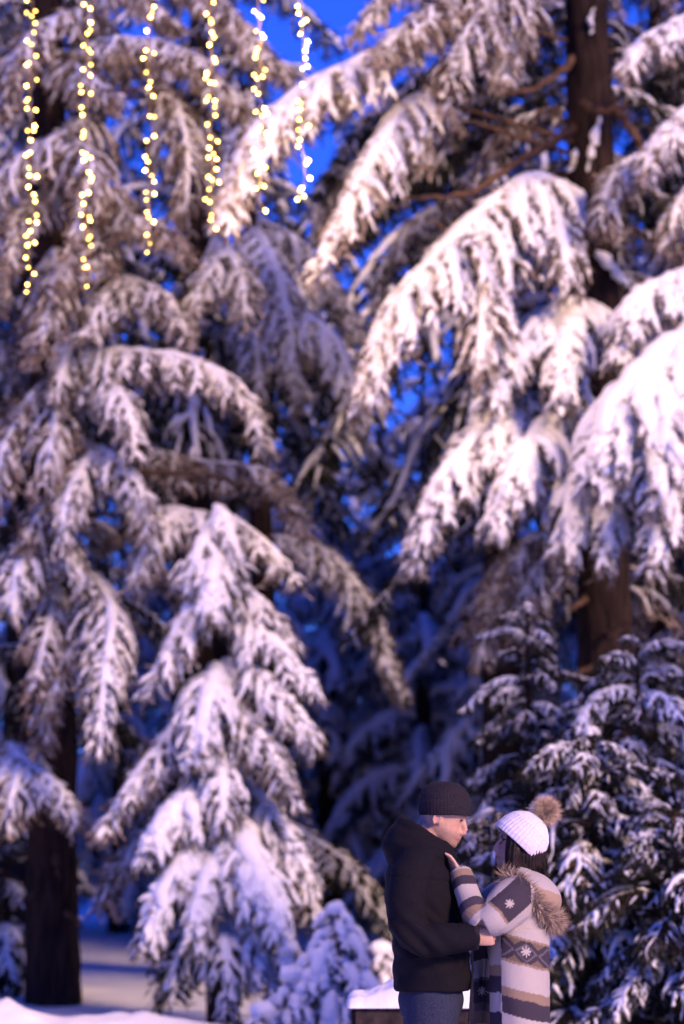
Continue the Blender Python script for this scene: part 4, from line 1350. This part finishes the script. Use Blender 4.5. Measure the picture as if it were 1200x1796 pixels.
# ---------------- woman
YW = 0.02
hw_ = Head(Z(818, 426, YW), math.radians(180 + 4), math.radians(11), 0.88)
mb = MB()
head_geo(mb, hw_, False)
limb(mb, [hw_(-0.02, 0, -0.02), hw_(-0.02, 0, -0.08), Z(822, 570, YW), Z(818, 640, YW)], [0.05, 0.052, 0.05, 0.07])
stack(mb, [(*Z(815, 610)[:2], Z(0, 610)[2], 0.05, 0.08), (*Z(812, 660)[:2], Z(0, 660)[2], 0.075, 0.15), (*Z(808, 760)[:2], Z(0, 760)[2], 0.095, 0.155),
           (*Z(808, 930)[:2], Z(0, 930)[2], 0.085, 0.13), (*Z(808, 1080)[:2], Z(0, 1080)[2], 0.10, 0.16), (*Z(806, 1200)[:2], Z(0, 1200)[2], 0.10, 0.165), (*Z(806, 1270)[:2], Z(0, 1270)[2], 0.07, 0.12)])
for s_ in (1, -1):
    k_ = Z(800, 1640, s_ * 0.09)
    f_ = np.array([k_[0] + 0.01, DP + s_ * 0.10, GZ + 0.09])
    limb(mb, [Z(806, 1200, s_ * 0.08), k_, f_], [0.075, 0.05, 0.036])
    limb(mb, [f_ + (0.05, 0, -0.04), f_ + (-0.05, 0, -0.045), f_ + (-0.14, 0, -0.06)], [0.036, 0.038, 0.025])
    limb(mb, [Z(795, 665, s_ * 0.15), Z(640, 768, s_ * 0.225), Z(533, 562, s_ * 0.115)], [0.045, 0.036, 0.024], 20)
    hand_geo(mb, Z(541, 574, s_ * 0.120), (-0.50, -0.10 * s_, 0.86), (-0.85, 0.25 * s_, -0.5), s_ > 0, (0.12, 0.25, 0.25), 0.84, 0.07, 0.4)
me = remesh(mb, 0.005, 3, 0.5)
skin_paint(me, hw_, False)
me.materials.append(M_SKIN)
woman = link('person', me, label='person in white pompom hat and striped blanket coat with fur hood, facing the other', cat='person')
face_bits(woman, hw_, False)
# glasses
gl = MB()
for s_ in (1, -1):
    q = np.linspace(0, 2 * math.pi, 25)
    gl_c = np.array([hw_(0.094 - 0.004 * math.cos(2 * v), s_ * 0.033 + 0.026 * math.cos(v), 0.008 + 0.021 * math.sin(v)) for v in q])
    V, Qg = tubes(gl_c[None], np.full((1, 25), 0.0017), 6)
    gl.add(V, Qg)
    ar = np.array([hw_(0.092, s_ * 0.059, 0.012), hw_(0.06, s_ * 0.074, 0.010), hw_(0.0, s_ * 0.080, 0.006)])
    V, Qg = tubes(ar[None], np.full((1, 3), 0.0018), 6)
    gl.add(V, Qg)
br = np.array([hw_(0.097, 0.008, 0.012), hw_(0.100, 0, 0.015), hw_(0.097, -0.008, 0.012)])
V, Qg = tubes(br[None], np.full((1, 3), 0.0017), 6)
gl.add(V, Qg)
link('glasses', gl.mesh('glasses', [M_FRAME]), woman)
# hair: long, tucked into the hood
mb = MB()
ball(mb, Z(842, 410, YW), 0.082, 0.084, 0.092)
limb(mb, [Z(842, 410, YW), Z(838, 480, YW), Z(836, 545, YW), Z(834, 600, YW)], [0.080, 0.084, 0.082, 0.070], 16, 24)
limb(mb, [Z(784, 360, YW - 0.058), Z(779, 440, YW - 0.070), Z(777, 510, YW - 0.070), Z(788, 570, YW - 0.055)], [0.024, 0.031, 0.031, 0.027], 14, 12)
limb(mb, [Z(785, 360, YW + 0.06), Z(790, 440, YW + 0.07), Z(790, 520, YW + 0.066)], [0.02, 0.024, 0.024], 14, 12)
me = remesh(mb, 0.005, 4, 0.5)
V, N = verts(me), normals(me)
rx_, ry_ = to_raster(V)
ang = np.arctan2(V[:, 1] - DP - YW, V[:, 0] - Z(830, 0)[0])
set_verts(me, V + N * (0.0025 * np.sin(ang * 38 + 0.02 * ry_) + 0.0015 * ripple(V, 4, 120, 10, (1.4, 1.4, 0.3)))[:, None])
me.materials.append(M_HAIR)
hair = link('hair', me, woman)
R = np.random.default_rng(5)
ok_ = np.nonzero((ry_ > 490) | ((rx_ > 900) & (ry_ > 470)))[0]
sel = R.choice(ok_, 1500)
Vh, Qh, Th = hairs(V[sel], N[sel] * 0.25 + np.array([0, 0, -1.0]), R.uniform(0.03, 0.07, 1500), 0.0016, 6, 0.12)
link('loose_strands', mesh_np('loose_strands', Vh, Qh, Th, [M_HAIR]), hair)

# blanket coat
mb = MB()
crow = [(818, 560, 70, 0.075), (815, 590, 95, 0.11), (812, 625, 116, 0.155), (812, 670, 122, 0.188), (808, 760, 124, 0.20), (801, 860, 130, 0.205), (796, 960, 136, 0.21), (794, 1080, 140, 0.216), (794, 1220, 142, 0.224),
        (794, 1400, 146, 0.23), (794, 1560, 150, 0.235), (794, 1566, 140, 0.225)]
stack(mb, [(Z(a_, b_)[0], DP, Z(a_, b_)[2], hd * ZS, hv) for a_, b_, hd, hv in crow], 44)
ARM = {}
for s_ in (1, -1):
    ua = [Z(800, 650, s_ * 0.13), Z(735, 700, s_ * 0.205), Z(672, 752, s_ * 0.238), Z(632, 772, s_ * 0.24)]
    fa = [Z(632, 772, s_ * 0.24), Z(598, 735, s_ * 0.222), Z(566, 650, s_ * 0.17), Z(540, 572, s_ * 0.125), Z(531, 545, s_ * 0.110)]
    limb(mb, ua, [0.085, 0.086, 0.074, 0.062], 22, 20)
    limb(mb, fa, [0.060, 0.058, 0.050, 0.046, 0.044], 24, 18)
    ARM[s_] = (np.array(ua), np.array(fa))
# wide batwing cloth under the near upper arm
for s_ in (1, -1):
    limb(mb, [Z(790, 700, s_ * 0.17), Z(740, 740, s_ * 0.215), Z(690, 785, s_ * 0.24)], [0.07, 0.05, 0.026], 14, 14)
# near panel of the open front: a second layer of cloth, proud of the first
a = np.linspace(math.radians(-122), math.radians(70), 40)
for (zt_, zb_) in [(800, 1564)]:
    zz = np.linspace(zt_, zb_, 30)
    sh = []
    for q in zz:
        cx = np.interp(q, [r_[1] for r_ in crow], [r_[0] for r_ in crow])
        hd = np.interp(q, [r_[1] for r_ in crow], [r_[2] for r_ in crow]) * ZS
        hv = np.interp(q, [r_[1] for r_ in crow], [r_[3] for r_ in crow])
        c0 = Z(cx, q)
        outer = [c0 + np.array([(hd + 0.011) * np.sign(math.cos(v)) * abs(math.cos(v)) ** 0.9, (hv + 0.011) * np.sign(math.sin(v)) * abs(math.sin(v)) ** 0.9, 0]) for v in a]
        inner = [c0 + np.array([(hd - 0.01) * np.sign(math.cos(v)) * abs(math.cos(v)) ** 0.9, (hv - 0.01) * np.sign(math.sin(v)) * abs(math.sin(v)) ** 0.9, 0]) for v in a[::-1]]
        sh.append(outer + inner)
    mb.add(*capped(np.array(sh)))
# far panel of the open front hangs forward towards the man
zz = np.linspace(820, 1560, 24)
sh = []
for q in zz:
    xf = np.interp(q, [820, 900, 1220, 1560], [640, 592, 580, 585])
    ln = [Z(720, q, 0.10), Z(660, q, 0.085 + 0.01 * math.sin(q * 0.02)), Z(620, q, 0.045 + 0.015 * math.sin(q * 0.016)), Z(xf, q, 0.03)]
    lc, _ = spline(ln, 10)
    tg = nrm(np.gradient(lc, axis=0))
    no = np.stack([-tg[:, 1], tg[:, 0], 0 * tg[:, 0]], 1)
    sh.append(np.concatenate([lc + no * 0.007, (lc - no * 0.007)[::-1]]))
mb.add(*capped(np.array(sh)))
me = remesh(mb, 0.0046, 3, 0.5)
V, N = verts(me), normals(me)
set_verts(me, V + N * (0.0045 * ripple(V, 15, 26, 12, (1.4, 1.4, 0.5)) + 0.0015 * ripple(V, 16, 60, 10))[:, None])
V = verts(me)
zx, zy = to_raster(V)
yl = V[:, 1] - DP
CREAM, TAN, DARK, GREY = np.array([0.45, 0.395, 0.355]), np.array([0.27, 0.19, 0.13]), np.array([0.050, 0.038, 0.052]), np.array([0.13, 0.11, 0.12])


def bands(tv, edges, cols):
    return np.array(cols)[np.clip(np.searchsorted(edges, tv), 0, len(cols) - 1)]


wob = 3 * ripple(V, 20, 60, 8)
tv = zy - 0.26 * (zx - 710) + wob
ED = [796, 806, 902, 914, 1022, 1062, 1134, 1240, 1282, 1360, 1470, 1510]
CC = [CREAM, TAN, DARK, TAN, CREAM, TAN, DARK, CREAM, TAN, DARK, CREAM, TAN, DARK]
C = bands(tv, ED, CC).copy()
# diamonds and stars woven into the dark band
u_ = (np.arctan2(yl / 0.21, (V[:, 0] - Z(800, 0)[0]) / 0.118) + 2.0)
dm = np.abs(((zx - 812) / 105 + 0.5) % 1 - 0.5) * 2
vv = (tv - 854) / 48
ring = np.abs(np.abs(vv) + dm * 0.9 - 0.78)
inb = (tv > 806) & (tv < 902) & (zx > 704)
C[inb & (ring < 0.10)] = GREY
C[inb & (np.abs(vv) + dm * 0.9 > 1.32)] = TAN * 0.6


def star(cx, cy, r0, msk):
    rr, aa = np.hypot(zx - cx, (zy - cy)), np.arctan2(zy - cy, zx - cx)
    C[msk & (rr < r0 * (0.74 + 0.3 * np.cos(8 * aa)))] = CREAM


# inner front strip and the far panel keep their own rhythm of bands
inn = (zx < 703) & (zy > 800) & (zx > 655)
C[inn] = bands(zy[inn] + wob[inn], [935, 985, 1052, 1135, 1225, 1300], [CREAM, TAN, DARK, CREAM, DARK, CREAM, TAN])
pan = (zx <= 655) & (zy > 815)
C[pan] = bands(zy[pan] + 0.15 * (zx[pan] - 600) + wob[pan], [925, 1003, 1015, 1110, 1150, 1205, 1300], [DARK, CREAM, GREY, DARK, GREY * 0.8, TAN * 0.8, CREAM, DARK])
C[pan & (zx < 594)] = TAN
star(631, 1058, 20, pan)
star(812, 876, 24, inb)


def seg_par(V, poly):
    best = np.full(len(V), 1e9)
    par = np.zeros(len(V))
    s0 = np.concatenate([[0], np.cumsum(np.linalg.norm(np.diff(poly, axis=0), axis=1))])
    for i in range(len(poly) - 1):
        d = poly[i + 1] - poly[i]
        f = np.clip(((V - poly[i]) @ d) / (d @ d), 0, 1)
        di = np.linalg.norm(V - poly[i] - f[:, None] * d, axis=1)
        m_ = di < best
        best[m_] = di[m_]
        par[m_] = ((s0[i] + f * np.linalg.norm(d)) / s0[-1])[m_]
    return best, par


for s_ in (1, -1):
    ua, fa = ARM[s_]
    du, pu = seg_par(V, ua)
    df, pf = seg_par(V, fa)
    sidem = yl * s_ > 0.09
    up_ = sidem & (du < 0.105) & (zy < 806) & (zx < 836)
    ln1 = (zx - 662) * 0.777 - (zy - 667) * 0.63 + wob      # across the seam between white sleeve and dark shoulder band
    ln2 = (zx - 632) * 0.62 + (zy - 668) * 0.78              # lower edge of the pale yoke
    cu = np.where((ln1 > 0)[:, None], DARK, CREAM)
    cu = np.where(((ln1 > -11) & (ln1 < 0))[:, None], TAN, cu)
    cu = np.where((ln2 < 0)[:, None], CREAM * 0.95, cu)
    hem = (zy - 802) + 0.80 * (zx - 678)
    up_ = up_ & (hem < 10)
    C[up_] = cu[up_]
    C[up_ & (np.abs(hem) < 10) & (zx > 684)] = CREAM * 0.9
    star(735, 668, 22, up_)
    fo = (df < 0.075) & (zx < 640) & (df < du + 0.004)
    tf = pf + 0.003 * wob
    C[fo] = bands(tf[fo], [0.10, 0.20, 0.38, 0.66, 0.82, 0.95], [CREAM, TAN, DARK * 1.3, CREAM, DARK, TAN, CREAM * 0.9])
paint(me, C)
me.materials.append(M_COAT)
coat = link('coat', me, woman)

# hood lying on the back
mb = MB()
ca, sa = math.cos(0.62), math.sin(0.62)
Rh = np.array([[ca, 0, sa], [0, 1, 0], [-sa, 0, ca]])
ball(mb, Z(872, 640), 0.122, 0.165, 0.084, Rh, 18, 30)
ball(mb, Z(845, 592), 0.085, 0.13, 0.055, Rh, 14, 24)
me = remesh(mb, 0.0055, 3)
V, N = verts(me), normals(me)
set_verts(me, V + N * (0.004 * ripple(V, 25, 22, 10))[:, None])
V = verts(me)
zx, zy = to_raster(V)
tv = zy - 0.35 * (zx - 900) + 3 * ripple(V, 20, 60, 8)
paint(me, bands(tv, [608, 735], [CREAM, TAN * 1.35, CREAM]))
me.materials.append(M_COAT)
hood = link('hood', me, coat)
# fur trim
path = [Z(728, 572, -0.085), Z(765, 575, -0.125), Z(815, 625, -0.172), Z(868, 690, -0.180), Z(908, 738, -0.160), Z(945, 770, -0.115), Z(968, 768, -0.04), Z(968, 765, 0.05), Z(940, 755, 0.12),
        Z(890, 690, 0.17), Z(820, 620, 0.165), Z(760, 575, 0.12)]
c, L = spline(path, 120)
R = np.random.default_rng(77)
nh = 9000
ti = R.random(nh) * 119
i0 = np.clip(ti.astype(int), 0, 118)
pc = c[i0] + (c[i0 + 1] - c[i0]) * (ti - i0)[:, None]
tg = nrm(c[i0 + 1] - c[i0])
dr = nrm(np.cross(tg, R.normal(0, 1, (nh, 3))))
Vf, Qf, Tf = hairs(pc + dr * 0.018, dr + tg * R.normal(0.25, 0.35, nh)[:, None] + np.array([0, 0, -0.15]), R.uniform(0.018, 0.050, nh), 0.0024, 78, 0.22)
fb = MB()
V, Qc = tubes(c[None], np.full((1, 120), 0.020), 10)
fb.add(V, Qc)
fb.add(Vf, Qf, Tf)
link('fur_trim', fb.mesh('fur_trim', [M_FUR]), coat)

# hat and pompom
ax = nrm(np.array([0.675, 0.02, 0.735]))
ch = Z(807, 410, YW)
Vb, Qb = knit_cap([(-0.010, 0.100, 0.090), (-0.013, 0.1085, 0.099), (0.012, 0.1105, 0.102), (0.044, 0.1045, 0.097), (0.049, 0.101, 0.094), (0.050, 0.101, 0.094), (0.078, 0.088, 0.084), (0.100, 0.067, 0.066),
                   (0.116, 0.048, 0.046), (0.126, 0.030, 0.028), (0.130, 0.010, 0.010)], ax, (-0.735, 0.0, 0.675), ch, 42, 0.0046)
Vb = Vb + nrm(Vb - ch) * (0.0018 * ripple(Vb, 12, 40, 10))[:, None]
hat = link('hat', mesh_np('hat', Vb, Qb, mats=[M_WHITEKNIT]), woman)
pc = ch + ax * 0.166
nh = 9000
d = nrm(R.normal(0, 1, (nh, 3)))
fb = MB()
ball(fb, pc, 0.036, 0.036, 0.036)
Vf, Qf, Tf = hairs(pc + d * 0.020, d + R.normal(0, 0.28, (nh, 3)), np.where(R.random(nh) < 0.12, R.uniform(0.042, 0.056, nh), R.uniform(0.020, 0.040, nh)), 0.0019, 79, 0.12)
fb.add(Vf, Qf, Tf)
link('pompom', fb.mesh('pompom', [M_POM]), hat)
# leggings and boots, below the picture
mb = MB()
for s_ in (1, -1):
    k_ = Z(800, 1640, s_ * 0.09)
    f_ = np.array([k_[0] + 0.01, DP + s_ * 0.10, GZ + 0.06])
    limb(mb, [Z(806, 1180, s_ * 0.075), k_, f_], [0.095, 0.062, 0.055], 20, 16)
me = remesh(mb, 0.008, 3)
me.materials.append(M_BOOT)
link('leggings', me, woman)
boots(woman, [(np.array([Z(800, 1640)[0] + 0.01, DP + s_ * 0.10, GZ + 0.09]), -1) for s_ in (1, -1)])
